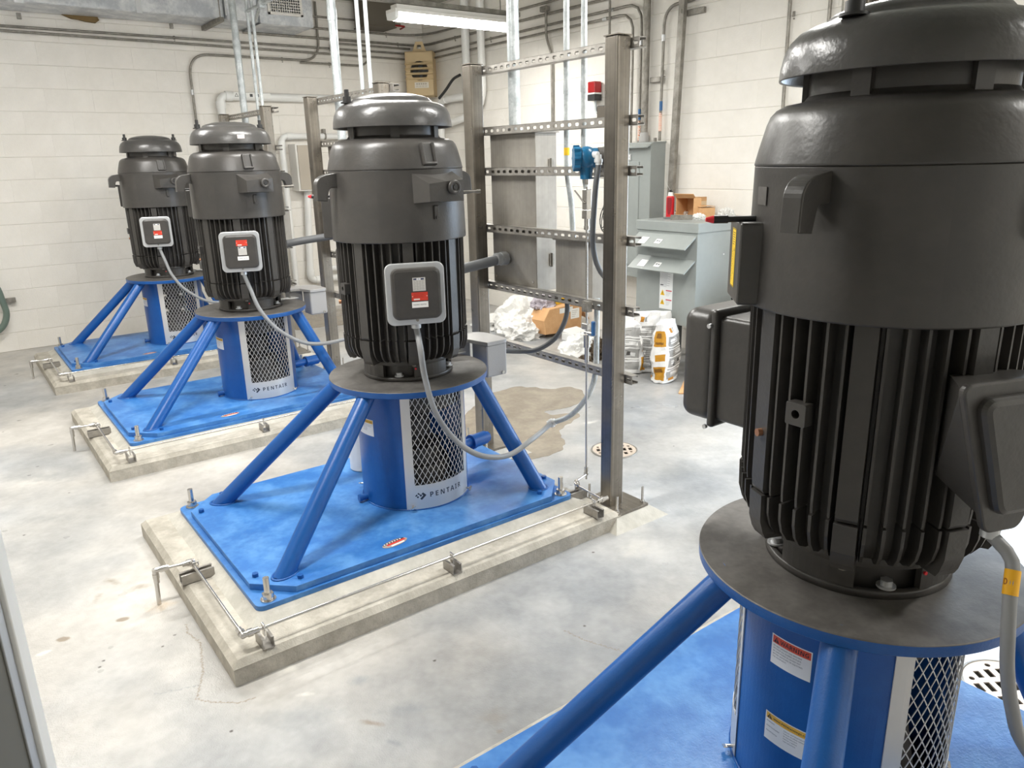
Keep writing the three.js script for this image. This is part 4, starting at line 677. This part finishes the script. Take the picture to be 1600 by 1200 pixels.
run('plastic_pipe', 'thinner white pipe along the end wall with elbow beside the tan cabinet', [V(3.285, .1, PB), V(3.285, 1.985, PB), V(4.95, 1.985, PB)], .033, .08, mat.pvc, pg, 'pipe', [['elbow', [sock(3.285, 1.90, PB, .033), sock(3.38, 1.985, PB, .033, 0, Math.PI / 2)]], ['clamp', [cyl(.038, .02, 3.80, 1.985, PB, 0, 0, Math.PI / 2), box(.03, .05, .06, 3.80, 2.04, PB - .02)], mat.galvDull]]);
run('plastic_pipe', 'white pipe dropping from the tan cabinet and turning along the floor', [V(3.53, 1.40, PB), V(3.46, .36, PB), V(4.6, .36, PB)], .040, .08, mat.pvc, pg, 'pipe', [['elbow', [sock(3.47, .45, PB, .04), sock(3.56, .36, PB, .04, 0, Math.PI / 2)]]]);
run('plastic_pipe', 'white pipe lying level just above the floor pipe on the end wall', [V(3.66, .475, PB), V(4.9, .475, PB)], .034, .08, mat.pvc, pg, 'pipe');
run('plastic_pipe', 'white riser in the corner with a tee to a side branch', [V(PR, HC, -7.62), V(PR, .2, -7.62)], .047, .1, mat.pvc, pg, 'pipe', [['coupling', [sock(PR, 2.58, -7.62, .047), cyl(.058, .16, PR, 2.55, -7.62)]]]);
run('plastic_pipe', 'white branch pipe with elbow beside the heater on the right wall', [V(PR, 2.38, -7.66), V(PR, 2.38, -8.20), V(PR, 1.2, -8.24)], .041, .07, mat.pvc, pg, 'pipe', [['elbow', [sock(PR, 2.38, -8.10, .041, Math.PI / 2), sock(PR, 2.28, -8.20, .041)]]]);
run('plastic_pipe', 'white riser on the right wall whose foot bends in behind the far post', [V(PR, HC, -7.32), V(PR, 2.36, -7.32), V(PR, 2.18, -7.46), V(PR, 2.1, -8.1)], .043, .12, mat.pvc, pg, 'pipe');
// heater, tan cabinet, ceiling box, alarm
{
  const o = thing('unit_heater', 'tan louvred unit heater hung across the corner of the walls', 'heater', [5.035, 2.43, -8.44], -Math.PI / 4 + .05), W = .335, H = .50, D = .2;
  const front = new THREE.Shape(); front.moveTo(-W / 2, 0); front.lineTo(W / 2, 0); front.lineTo(W / 2, H); front.lineTo(-W / 2, H); front.closePath(); const hole = new THREE.Path(); hole.absarc(0, .285, .108, 0, Math.PI * 2); front.holes.push(hole);
  const shell = mesh('housing', [ext(front, .006, 0, 24).translate(0, 0, D / 2 - .006), box(W, .01, D, 0, H - .005, 0), box(W, .01, D, 0, .005, 0), box(W, H, .01, 0, H / 2, -D / 2), box(.008, H, D, -W / 2 + .004, H / 2, 0), box(.008, H, D, W / 2 - .004, H / 2, 0)], mat.tan, o);
  const bl = []; for (let i = 0; i < 24; i++) { const x = -.105 + i * .0091, h = Math.sqrt(Math.max(0, .0117 - x * x)) * 2; if (h > .01) bl.push(box(.0035, h, .006, x, .285, D / 2 - .014)); } mesh('fan_guard', bl, mat.black, shell);
  mesh('fan_blade', [0, 1, 2, 3].map(i => place(box(.05, .09, .004, 0, .05, 0, 0, .5), 0, 0, 0, 0, 0, i * Math.PI / 2).translate(0, .285, .02)), mat.alu, shell);
  for (const y of [.362, .307, .252, .197]) mesh('louvre', box(W + .006, .017, .022, 0, y, D / 2 + .008, -.4), mat.tan, o);
  mesh('rating_plate', place(new THREE.PlaneGeometry(.17, .065), .02, .125, D / 2 + .0015), printed(256, 96, (g, w, h) => { g.fillStyle = '#d8d2c4'; g.fillRect(0, 0, w, h); g.fillStyle = '#a89f92'; for (let i = 0; i < 5; i++) g.fillRect(30 + i * 40, 16, 26, 24); g.fillStyle = '#c9c0b2'; for (let i = 0; i < 4; i++) g.fillRect(24 + i * 54, 56, 40, 22); }), o, true);
  const b = new THREE.Shape(); b.moveTo(-.085, 0); b.lineTo(.085, 0); b.lineTo(.04, .11); b.lineTo(-.04, .11); b.closePath(); const h = new THREE.Path(); h.moveTo(-.028, .03); h.lineTo(.028, .03); h.lineTo(.022, .075); h.lineTo(-.022, .075); h.closePath(); b.holes.push(h); mesh('hanger_bracket', ext(b, .01).translate(0, H, .04), mat.tan, o);
  const c = single('heater_cable', 'black flexible cable rising from the heater to the white riser', 'cable', [flex([onX(686, 154, 4.98), onX(697, 140, 5.02), onX(708, 124, 5.07), onX(719, 117, 5.10)], .016, 10)], mat.black);
}
{ const o = thing('beige_cabinet', 'beige cabinet on the end wall above the white floor pipe', 'cabinet', [3.52, 1.39, ZB]); mesh('body', rbox(.28, .51, .2, .006, 0, .255, .105), mat.whitePaint, o); mesh('door', rbox(.25, .48, .012, .004, .005, .255, .21), M(.44, .39, .32, .5), o); mesh('latch', cyl(.012, .02, .09, .26, .222, Math.PI / 2), mat.galvDull, o); }
{ const o = thing('ceiling_box', 'dark brown box under the ceiling beside the glowing fixture', 'box', [4.45, 3.15, -8.42]); mesh('body', rbox(.36, .30, .3, .006, 0, .15, 0), mat.brownBox, o); mesh('lid', rbox(.38, .012, .32, .003, 0, -.004, 0), mat.brownBox, o); }
single('red_conduit', 'short red pipe behind the end of the glowing fixture', 'pipe', pipe([V(4.62, 3.20, -8.45), V(4.86, 3.20, -8.45), V(4.9, 3.20, -8.64)], .009, .04), mat.red);
{
  const z0 = onX(924, 140, 5.12).z, o = thing('alarm_beacon', 'red alarm beacon above its black mounting box on the right wall', 'alarm', [XR - .06, 2.20, z0]);
  mesh('lens', rbox(.09, .10, .10, .012, 0, .10, 0), mat.red, o); mesh('collar', rbox(.094, .014, .104, .003, 0, .045, 0), mat.white, o); mesh('base', rbox(.09, .055, .10, .006, 0, .01, 0), mat.black, o);
  const b = thing('mounting_box', 'black box below the red alarm beacon, half behind the near post', 'box', [XR - .045, 2.02, z0 + .13]); mesh('body', rbox(.08, .115, .14, .006, 0, .055, 0), mat.black, b); mesh('cover', rbox(.012, .10, .12, .004, -.044, .055, 0), mat.brownBox, b);
  single('beacon_conduit', 'curved grey conduit joining the red beacon to the black box', 'conduit', flex([V(XR - .06, 2.185, z0 + .01), V(XR - .06, 2.12, z0 + .02), V(XR - .06, 2.08, z0 + .03), V(XR - .055, 2.065, z0 + .07)], .012, 10), mat.galv);
}
// electrical panel, disconnect, transformer on the right wall
{
  const o = thing('electrical_panel', 'grey steel panel with sloped hood on the right wall under the thick conduit', 'electrical panel', [5.125, .62, -4.97]);
  mesh('body', rbox(.185, 1.165, .56, .004, 0, .5825, 0), mat.cabinet, o);
  const hd = new THREE.Shape(); hd.moveTo(-.145, 1.135); hd.lineTo(-.06, 1.172); hd.lineTo(.095, 1.176); hd.lineTo(.095, 1.165); hd.lineTo(-.06, 1.16); hd.lineTo(-.145, 1.125); hd.closePath(); mesh('hood', ext(hd, .575).translate(0, 0, -.2875), mat.cabinet, o);
  mesh('door', rbox(.008, .9, .34, .002, -.095, .56, -.02), mat.cabinet, o); mesh('hasp', [rbox(.02, .03, .02, .002, 0, 1.19, .24)], mat.galvDull, o);
  mesh('notice', [place(new THREE.PlaneGeometry(.06, .05), 0, 0, 0, 0, -Math.PI / 2, 0).translate(-.1005, 1.05, .02)], printed(64, 64, (g, w, h) => { g.fillStyle = '#f0f0ee'; g.fillRect(0, 0, w, h); g.strokeStyle = '#555'; g.lineWidth = 3; g.strokeRect(6, 6, 52, 22); g.strokeRect(6, 36, 52, 22); }), o, true);
  const d = thing('disconnect_switch', 'small grey safety switch with red handle between panel and transformer', 'switch', [XR - .067, .40, -4.60]);
  mesh('body', rbox(.13, .50, .13, .005, 0, .25, 0), mat.cabinet, d); mesh('cover', rbox(.01, .27, .12, .002, -.068, .355, 0), mat.cabinetDark, d); mesh('handle', rbox(.03, .07, .02, .006, -.06, .37, .075), mat.red, d);
}
const TX = { x0: 4.55, x1: 5.08, z0: -4.36, z1: -3.745, y0: .39, y1: 1.185 };
{
  const { x0, x1, z0, z1, y0, y1 } = TX, cx = (x0 + x1) / 2, cz = (z0 + z1) / 2, W = x1 - x0, D = z1 - z0, H = y1 - y0;
  const o = thing('transformer', 'grey floor-standing transformer with louvred front, loaded with boxes and a spray can', 'transformer', [cx, 0, cz]);
  mesh('body', box(W, H - .07, D, 0, y0 + (H - .07) / 2, 0), mat.cabinet, o);
  mesh('lid', rbox(W + .02, .075, D + .02, .005, 0, y1 - .0375, 0), mat.cabinet, o);
  for (const [y, i] of [[1.09, 0], [.91, 1]]) { const s = new THREE.Shape(); s.moveTo(0, 0); s.lineTo(-.125, -.09); s.lineTo(-.122, -.097); s.lineTo(.004, -.012); s.closePath(); const g = ext(s, D - .03); g.translate(-W / 2, y, -(D - .03) / 2); const lv = mesh('louvre', [g], mat.cabinet, o);
    const pl = (w, h, z, t, m, nm) => { const q = new THREE.PlaneGeometry(w, h); q.rotateY(-Math.PI / 2); q.rotateZ(-.947 + 0); q.translate(-W / 2 - t * .125 - .0015, y - t * .09 + .0025, z); mesh(nm, q, m, lv, true); };
    pl(.075, .075, -.17, .6, printed(64, 64, (g, w, h) => { g.fillStyle = '#f4f4f2'; g.fillRect(0, 0, w, h); g.fillStyle = '#b9bcc0'; for (let k = 0; k < 5; k++) g.fillRect(8, 10 + k * 10, 44 - k * 5, 3); }), 'white_sticker'); pl(.06, .05, -.015, .6, printed(64, 48, (g, w, h) => { g.fillStyle = '#f4f4f2'; g.fillRect(0, 0, w, h); g.fillStyle = '#8a8d90'; g.fillRect(10, 10, 18, 18); g.fillRect(34, 14, 20, 14); }), 'white_sticker'); }
  const plate = new THREE.PlaneGeometry(.135, .40); plate.rotateY(-Math.PI / 2); plate.translate(-W / 2 - .0012, .70, .015);
  mesh('data_label', plate, printed(256, 760, (g, w, h) => { g.fillStyle = '#eef0f1'; g.fillRect(0, 0, w, h); g.fillStyle = '#303640'; g.font = 'bold 30px sans-serif'; g.fillText('EATON', 12, 40); g.fillStyle = '#9aa0a6'; for (let i = 0; i < 22; i++) g.fillRect(12, 60 + i * 17, 110 + (i * 53) % 110, 4); g.fillStyle = '#303640'; g.fillRect(12, 392, 60, 14);
    for (const y of [470, 610]) { g.fillStyle = '#f0c11c'; g.beginPath(); g.moveTo(60, y); g.lineTo(104, y + 84); g.lineTo(16, y + 84); g.fill(); g.fillStyle = '#22201a'; g.fillRect(55, y + 30, 10, 30); g.fillRect(55, y + 66, 10, 10); g.fillStyle = '#c23a4a'; g.fillRect(124, y, 116, 16); g.fillStyle = '#b8bcc0'; for (let i = 0; i < 5; i++) g.fillRect(126, y + 28 + i * 14, 96 - i * 9, 4); } }), o, true);
  for (const [x, z] of [[-.2, -.25], [.2, -.25], [-.2, .25], [.2, .25]]) mesh('leg', box(.05, y0, .05, x, y0 / 2, z), mat.cabinetDark, o);
  mesh('side_screw', [cyl(.006, .004, .05, .93, D / 2 + .001, Math.PI / 2), cyl(.006, .004, -W / 2 + .03, .5, D / 2 + .001, Math.PI / 2)], mat.white, o);
}
// grey-green pipe at the far left of the end wall
{ const o = thing('pipe_bend', 'dark grey-green pipe bend on the end wall beside a short strut', 'pipe'); mesh('pipe', flex([V(.20, .9, ZB + .1), V(.36, .68, ZB + .1), V(.40, .50, ZB + .1), V(.405, .36, ZB + .1), V(.33, .24, ZB + .1), V(.15, .18, ZB + .1)], .028, 14), mat.greenPipe, o); mesh('strut', rbox(.10, .04, .04, .003, .46, .50, ZB + .045), mat.galvDull, o); }
// ---------------------------------------------------------------- floor: drains, puddles
const drain = (x, z, label) => {
  const o = thing('floor_drain', label, 'drain', [x, 0, z], 0, 'round floor drains'), s = new THREE.Shape(); s.absarc(0, 0, .128, 0, Math.PI * 2);
  for (const [a, b, w, h] of [[-.095, 0, .02, .04], [-.06, 0, .02, .045], [-.022, 0, .02, .045], [.022, 0, .02, .045], [.06, 0, .02, .045], [.095, 0, .02, .04], [-.058, .062, .02, .034], [-.02, .065, .02, .04], [.02, .065, .02, .04], [.058, .062, .02, .034], [-.058, -.062, .02, .034], [-.02, -.065, .02, .04], [.02, -.065, .02, .04], [.058, -.062, .02, .034]]) { const p = new THREE.Path(); p.moveTo(a - w / 2, b - h / 2); p.lineTo(a + w / 2, b - h / 2); p.lineTo(a + w / 2, b + h / 2); p.lineTo(a - w / 2, b + h / 2); p.closePath(); s.holes.push(p); }
  for (const [a, b] of [[-.092, .045], [.092, .045], [-.092, -.045], [.092, -.045], [0, .105], [0, -.105]]) { const p = new THREE.Path(); p.absarc(a, b, .009, 0, Math.PI * 2); s.holes.push(p); }
  const g = slabOf(s, .0, .005, 0, 24); g.rotateY(-.6); mesh('strainer', g, mat.drain, o);
  mesh('drain_bowl', lathe([[.1295, .001], [.129, -.04], [.06, -.15], [.05, -.19], [0, -.19]], 40), mat.galvDull, o); mesh('rim', lathe([[.129, 0], [.129, .0065], [.137, .0065], [.138, 0]], 40), mat.galvDull, o);
};
drain(...DRAINS[0], 'round beige strainer of the floor drain behind the near post'); drain(...DRAINS[1], 'round beige strainer of the floor drain beside the yellow-taped conduit');
mat.wet = P(1, 1, 1, .16, 0, { map: blotch([122, 112, 98], [146, 136, 120], nMid, 2, 1.3), bumpMap: bumpFine, bumpScale: .0002 });
const puddle = (label, px, lift = .0016) => {
  const pts = px.map(([u, v]) => { const p = onY(u, v); return new THREE.Vector2(p.x, p.z); }), c = new THREE.SplineCurve([...pts, pts[0]]), q = c.getPoints(220), noise = new ImprovedNoise();
  const s = new THREE.Shape(q.map((p, i) => new THREE.Vector2(p.x + noise.noise(p.x * 14, p.y * 14, 2) * .022, p.y + noise.noise(p.x * 14, p.y * 14, 8) * .022)));
  const g = slabOf(s, 0, lift, 0); single('puddle', label, 'puddle', g, mat.wet, 'puddles on the floor');
};
puddle('brown wet puddle on the floor beside the floor drain and blue leg', [[722, 652], [745, 632], [769, 615], [792, 608], [809, 604], [837, 606], [862, 608], [890, 605], [906, 609], [913, 617], [908, 626], [895, 633], [870, 640], [850, 643], [862, 648], [899, 645], [905, 650], [892, 660], [876, 673], [878, 682], [883, 692], [876, 703], [860, 711], [837, 717], [800, 722], [760, 728], [720, 722], [700, 690]]);
puddle('brown wet puddle on the floor behind the stickered pump', [[452, 492], [480, 486], [520, 483], [560, 482], [566, 494], [548, 502], [535, 508], [508, 510], [480, 514], [458, 514]]);
// ---------------------------------------------------------------- rubbish heap, bags, pails
function crumple(w, h, d, amp, sd, freq = 3, det = 5, flatBase = true) {
  const g0 = new THREE.IcosahedronGeometry(1, 12), n = new ImprovedNoise(), p = g0.attributes.position;
  for (let i = 0; i < p.count; i++) {
    const v = V(p.getX(i), p.getY(i), p.getZ(i)); let a = 0, f = freq, k = 1; for (let o = 0; o < 3; o++) { a += (1 - Math.abs(n.noise(v.x * f + sd, v.y * f, v.z * f + sd * 2)) * 2) * k; f *= 1.9; k *= .42; }
    const r = 1 + amp * (a - .9); p.setXYZ(i, v.x * r * w / 2, Math.max(flatBase ? -.0 : -9, (v.y * r * .5 + (flatBase ? .12 : 0)) * h), v.z * r * d / 2);
  }
  g0.computeVertexNormals(); return g0;
}
single('plastic_sheet', 'crumpled white plastic sheeting heaped on the floor by the right wall', 'plastic sheet', [crumple(.62, .54, .5, .3, 3, 1.6).translate(4.66, 0, -6.02), crumple(.46, .34, .4, .3, 9, 1.7).translate(4.42, 0, -5.78), crumple(.5, .2, .4, .3, 14, 1.6).translate(4.52, 0, -6.34)], mat.plastic);
{ const o = thing('cardboard_box', 'brown cardboard carton lying by the crumpled plastic sheeting', 'carton', [4.77, 0, -5.74], .06); const s = poly([[-.25, .03], [.22, .0], [.24, .25], [.16, .27], [-.20, .26], [-.27, .16]]); mesh('carton', ext(s, .2, .006).translate(0, .02, 0), mat.card, o); mesh('flap', box(.2, .008, .16, .30, .2, .12, .2, 0, -.9), mat.card, o);
  mesh('shipping_label', place(new THREE.PlaneGeometry(.12, .10), .14, .20, .2075), printed(64, 64, (g, w, h) => { g.fillStyle = '#f3f2ee'; g.fillRect(0, 0, w, h); g.fillStyle = '#c8c6c0'; for (let i = 0; i < 4; i++) g.fillRect(8, 12 + i * 12, 44 - i * 7, 4); }), o, true); mesh('tape', place(new THREE.PlaneGeometry(.18, .05), .02, .25, .2073), mat.white, o); }
{ const o = thing('tool_case', 'yellow and black tool case on top of the rubbish heap', 'tool case', [4.86, .285, -5.72], .2); mesh('case', rbox(.22, .10, .12, .012, 0, .05, 0), mat.yellow, o); mesh('trim', [box(.225, .02, .125, 0, .085, 0), box(.03, .105, .125, .08, .05, 0), rbox(.05, .08, .1, .01, .15, .04, 0)], mat.black, o); }
single('rag', 'grey and purple rag tucked behind the brown carton', 'rag', crumple(.26, .2, .2, .35, 31, 1.8).translate(4.66, .27, -5.70), M(.42, .38, .42, .8));
{ const o = thing('white_tray', 'flat white box lying in front of the brown carton', 'box', [4.74, 0, -5.34], .1); mesh('tray', rbox(.22, .075, .14, .006, 0, .0375, 0), mat.white, o); mesh('lid', rbox(.23, .012, .15, .004, .01, .08, -.02, .12), mat.white, o); }
{ // torn cement sack
  const p = onY(915, 560), o = thing('torn_sack', 'torn open white sack spilling dark contents behind the rack', 'sack', [p.x, 0, p.z]);
  mesh('sack_skin', [crumple(.40, .34, .26, .3, 41, 2).translate(-.02, 0, -.06)], mat.white, o); mesh('contents', [crumple(.22, .26, .18, .5, 47).translate(.1, 0, .05), crumple(.12, .1, .1, .4, 52).translate(-.10, .0, .10)], M(.12, .09, .06, .9), o);
}
single('litter', 'small orange and white wrapper on the floor behind the near post', 'litter', crumple(.16, .2, .16, .5, 61).translate(4.65, 0, -4.72), M(.62, .40, .30, .7));
// cement sacks with print
const sackTex = canvasTex(512, 512, (g, w, h) => {
  g.fillStyle = '#f1f0ee'; g.fillRect(0, 0, w, h);
  g.fillStyle = '#8f8d89'; [[110, 80], [205, 12], [228, 60], [300, 78], [390, 10], [412, 70]].forEach(([y, k], i) => { g.globalAlpha = .75; g.fillRect(8, y, 240, k); }); g.globalAlpha = 1;
  g.fillStyle = '#e9e8e6'; [[40, 130, 90, 40], [120, 236, 110, 34], [30, 320, 60, 34], [150, 330, 70, 30], [40, 420, 90, 30]].forEach(r => g.fillRect(...r)); g.fillStyle = '#4a4846'; g.fillRect(150, 322, 26, 34); g.fillRect(60, 340, 20, 30);
  g.fillStyle = '#5b5956'; for (let i = 0; i < 20; i++) g.fillRect(20 + (i * 61) % 120, 118 + i * 18, 60 + (i * 37) % 50, 3);
  g.fillStyle = '#c8892a'; g.fillRect(30, 40, 34, 40); g.fillRect(20, 470, 50, 24); g.fillStyle = '#a8a6a2'; g.fillRect(74, 40, 22, 36);
  g.fillStyle = '#c98f1f'; g.fillRect(300, 60, 110, 130); g.fillRect(330, 260, 70, 60); g.fillRect(300, 370, 110, 120); g.fillStyle = '#8a5c10'; g.fillRect(318, 80, 50, 40); g.fillRect(318, 150, 76, 20); g.fillRect(312, 390, 60, 40);
});
mat.sack = M(1, 1, 1, .55, 0, { map: sackTex, bumpMap: bumpFine, bumpScale: .003 });
function sack(label, x, z, ry, tilt, W, H, D, sd) {
  const g = flat(new THREE.BoxGeometry(W, H, D, 14, 18, 8)), p = g.attributes.position, uv = g.attributes.uv, nm = g.attributes.normal, n = new ImprovedNoise();
  for (let i = 0; i < p.count; i++) {
    let px = p.getX(i), py = p.getY(i), pz = p.getZ(i); const wide = Math.abs(nm.getZ(i)) > .5, side = Math.abs(nm.getX(i)) > .5;
    const u = wide ? (px / W + .5) * .5 : side ? .54 + (pz / D + .5) * .28 : .46, v = py / H + .5; uv.setXY(i, u, wide || side ? v : .99);
    const t = py / H + .5, pinch = 1 - .5 * Math.pow(Math.max(0, t - .62) / .38, 2), bx = 1 + .08 * Math.sin(t * Math.PI), cx = 1 - .14 * Math.pow(Math.abs(pz / D * 2), 4), cz = 1 - .35 * Math.pow(Math.abs(px / W * 2), 4);
    const w = n.noise(px * 9 + sd, py * 9, pz * 9) * .02 + n.noise(px * 24 + sd, py * 24, pz * 24) * .008;
    p.setXYZ(i, px * bx * cx + w, py + w * .6, pz * pinch * bx * cz + w);
  }
  g.computeVertexNormals(); const o = thing('cement_sack', label, 'sack', [x, 0, z], ry, 'printed cement sacks'); const m = mesh('sack', g, mat.sack, o, true); m.position.y = H / 2 * Math.cos(tilt) + .01; m.rotation.x = tilt; return o;
}
sack('white cement sack with yellow side print standing next to the white pail', 4.34, -3.84, .4, 0, .27, .45, .17, 1);
sack('white cement sack leaning between the near post and the upright sack', 4.27, -4.20, -.9, -.13, .28, .46, .15, 7);
sack('slumped cement sack behind the two standing sacks', 4.41, -4.05, -.75, .05, .28, .49, .08, 13);
{ const o = thing('white_pail', 'white plastic pail beside the cement sacks', 'pail', [4.56, 0, -3.60], 0, 'plastic pails'); mesh('body', lathe([[0, 0], [.125, 0], [.145, .33], [.152, .335], [.152, .36], [.145, .365], [.13, .34]], 36), mat.pvc, o); mesh('lid', lathe([[0, .372], [.14, .375], [.156, .372], [.157, .35]], 36), mat.pvc, o); mesh('rim_band', lathe([[.148, .27], [.154, .272], [.154, .285], [.148, .287]], 36), mat.pvc, o); }
{ const o = thing('white_pail', 'grey pail under the black rubbish bag', 'pail', [4.87, 0, -3.40], 0, 'plastic pails'); mesh('body', lathe([[0, 0], [.125, 0], [.15, .46], [.158, .465], [.158, .50], [.15, .50]], 32), M(.5, .52, .50, .5), o); mesh('lid', lathe([[0, .505], [.158, .505], [.16, .49]], 32), M(.5, .52, .5, .5), o); }
single('rubbish_bag', 'shiny black rubbish bag slumped on the grey pail beside the transformer', 'bag', crumple(.36, .34, .34, .32, 77, 2.2, 5, true).translate(4.87, .505, -3.42), mat.blackBag);
single('cardboard_scrap', 'torn piece of cardboard on the floor at the foot of the sacks', 'cardboard', [slabOf(poly([[-.22, -.1], [.1, -.13], [.24, .02], [.12, .12], [-.16, .1]]), .002, .012).rotateY(.5).translate(4.36, 0, -3.52)], mat.card);
// on the transformer
const TT = TX.y1;
{ const o = thing('spray_can', 'red spray can with white cap and black nozzle on the transformer', 'spray can', [4.90, TT, -4.335]); mesh('body', lathe([[0, 0], [.031, 0], [.033, .004], [.033, .155], [.028, .168], [.024, .172], [0, .174]], 28), printed(256, 256, (g, w, h) => { g.fillStyle = '#c8202c'; g.fillRect(0, 0, w, h); g.fillStyle = '#e9e4dc'; g.fillRect(0, 36, w, 22); g.fillStyle = '#7a1a24'; g.fillRect(0, 58, w, 12); g.fillStyle = '#f08a58'; g.fillRect(0, 74, w, 10); g.fillStyle = '#e9e4dc'; g.fillRect(60, 200, 50, 40); g.fillRect(190, 200, 40, 40); g.fillStyle = '#8a1420'; g.beginPath(); g.arc(90, 140, 26, 0, Math.PI * 2); g.arc(210, 140, 26, 0, Math.PI * 2); g.fill(); g.fillStyle = '#5a1620'; g.fillRect(0, 0, w, 34); }), o, true);
  mesh('cap', cyl(.022, .03, 0, .185, 0, 0, 0, 0, 20, .018), mat.white, o); mesh('nozzle', [box(.012, .02, .012, 0, .21, 0), box(.03, .008, .008, .012, .205, 0, 0, .9)], mat.black, o); mesh('straw', rod(V(0, .21, 0), V(-.05, .29, -.02), .0012, 5), mat.white, o); }
function carton(label, x, y, z, ry, W, H, D, open, txt) {
  const o = thing('small_carton', label, 'carton', [x, y, z], ry, 'brown cartons on the transformer'), t = .004;
  mesh('walls', open ? [box(W, t, D, 0, t / 2, 0), box(W, t, D, 0, H - t / 2, 0), box(t, H, D, W / 2 - t / 2, H / 2, 0), box(W, H, t, 0, H / 2, -D / 2 + t / 2), box(W, H, t, 0, H / 2, D / 2 - t / 2)] : [box(W, H, D, 0, H / 2, 0)], mat.card, o);
  if (open) { mesh('flap', box(.07, t, D, -W / 2 - .028, .012, 0, 0, 0, .3), mat.card, o); mesh('flap', box(.05, t, D, -W / 2 - .018, H + .015, 0, 0, 0, -.7), mat.card, o); mesh('flap', box(.06, H, t, -W / 2 - .012, H / 2, D / 2 + .025, 0, -1.1), mat.card, o); mesh('box_print', place(new THREE.PlaneGeometry(W * .75, H * .62), .02, H * .5, D / 2 + .001), printed(256, 160, (g, w, h) => { g.fillStyle = '#d9bd98'; g.fillRect(0, 0, w, h); g.fillStyle = '#2e2620'; g.font = 'bold 66px sans-serif'; g.fillText(txt, 6, 128); }), o, true); }
  else { mesh('lid_flap', [box(W * .55, t, D, -W * .24, H + .012, 0, 0, 0, .12), box(W * .55, t, D, W * .24, H + .012, 0, 0, 0, -.12)], mat.card, o); }
}
carton('open brown carton on its side beside the spray can', 4.99, TT, -4.19, .15, .17, .16, .18, true, 'Gra');
carton('closed small brown carton with raised lid on the transformer', 4.96, TT, -4.02, -.55, .12, .085, .11, false, '');
{ const o = thing('steel_angle', 'short offcut of steel angle lying on the transformer', 'steel offcut', [4.74, TT, -4.07], -.95); mesh('angle', [box(.17, .003, .05, 0, .0015, 0), box(.17, .04, .003, 0, .02, .024)], mat.galvDull, o); }
{ const o = thing('dark_bracket', 'dark flat bracket beside the steel angle', 'bracket', [4.78, TT, -4.22], -.6); mesh('bracket', rbox(.11, .012, .06, .003, 0, .006, 0), mat.cabinetDark, o); }
single('crumpled_paper', 'crumpled white paper at the edge of the transformer', 'paper', crumple(.13, .07, .1, .4, 91).translate(4.84, TT, -3.99), mat.white);
single('crumpled_paper', 'white packing paper behind the spray can', 'paper', crumple(.14, .1, .10, .4, 97).translate(5.03, TT, -4.325), mat.white);
single('plastic_wrap', 'clear crumpled wrap behind the closed small carton', 'wrap', crumple(.12, .13, .12, .4, 103).translate(5.02, TT, -3.86), mat.plastic);
// coil of wire by the near rack post
{ const c = onX(941, 340, 5.1), g = []; const s0 = seed; seed = 99; for (let i = 0; i < 9; i++) { const t = new THREE.TorusGeometry(.07 + rnd(0, .03), .004, 5, 20); t.scale(1, 1.35, 1); t.rotateY(rnd(.6, 1.6)); t.rotateX(rnd(-.4, .4)); t.translate(c.x + rnd(-.02, .02), c.y + rnd(-.03, .03), c.z + .06 + rnd(-.03, .03)); g.push(t); } seed = s0; single('wire_coil', 'coil of loose black wire hanging on the right wall behind the near post', 'wire', [...g, crumple(.08, .1, .1, .3, 5, 3, 5, false).translate(c.x, c.y, c.z + .08)], mat.black); }
// white bottle standing on the blue plate
{ const [px, pz] = PUMPS[3], o = thing('white_bottle', 'white plastic jug standing on the blue plate behind the drum of the puddle pump', 'jug', [px - .085, .157, pz - .40]); mesh('body', lathe([[0, 0], [.058, 0], [.064, .006], [.064, .17], [.055, .2], [.03, .225], [.024, .25], [.024, .262], [0, .262]], 32), mat.pvc, o); mesh('cap', cyl(.027, .025, 0, .272, 0), mat.white, o); }
renderer.render(scene, camera);
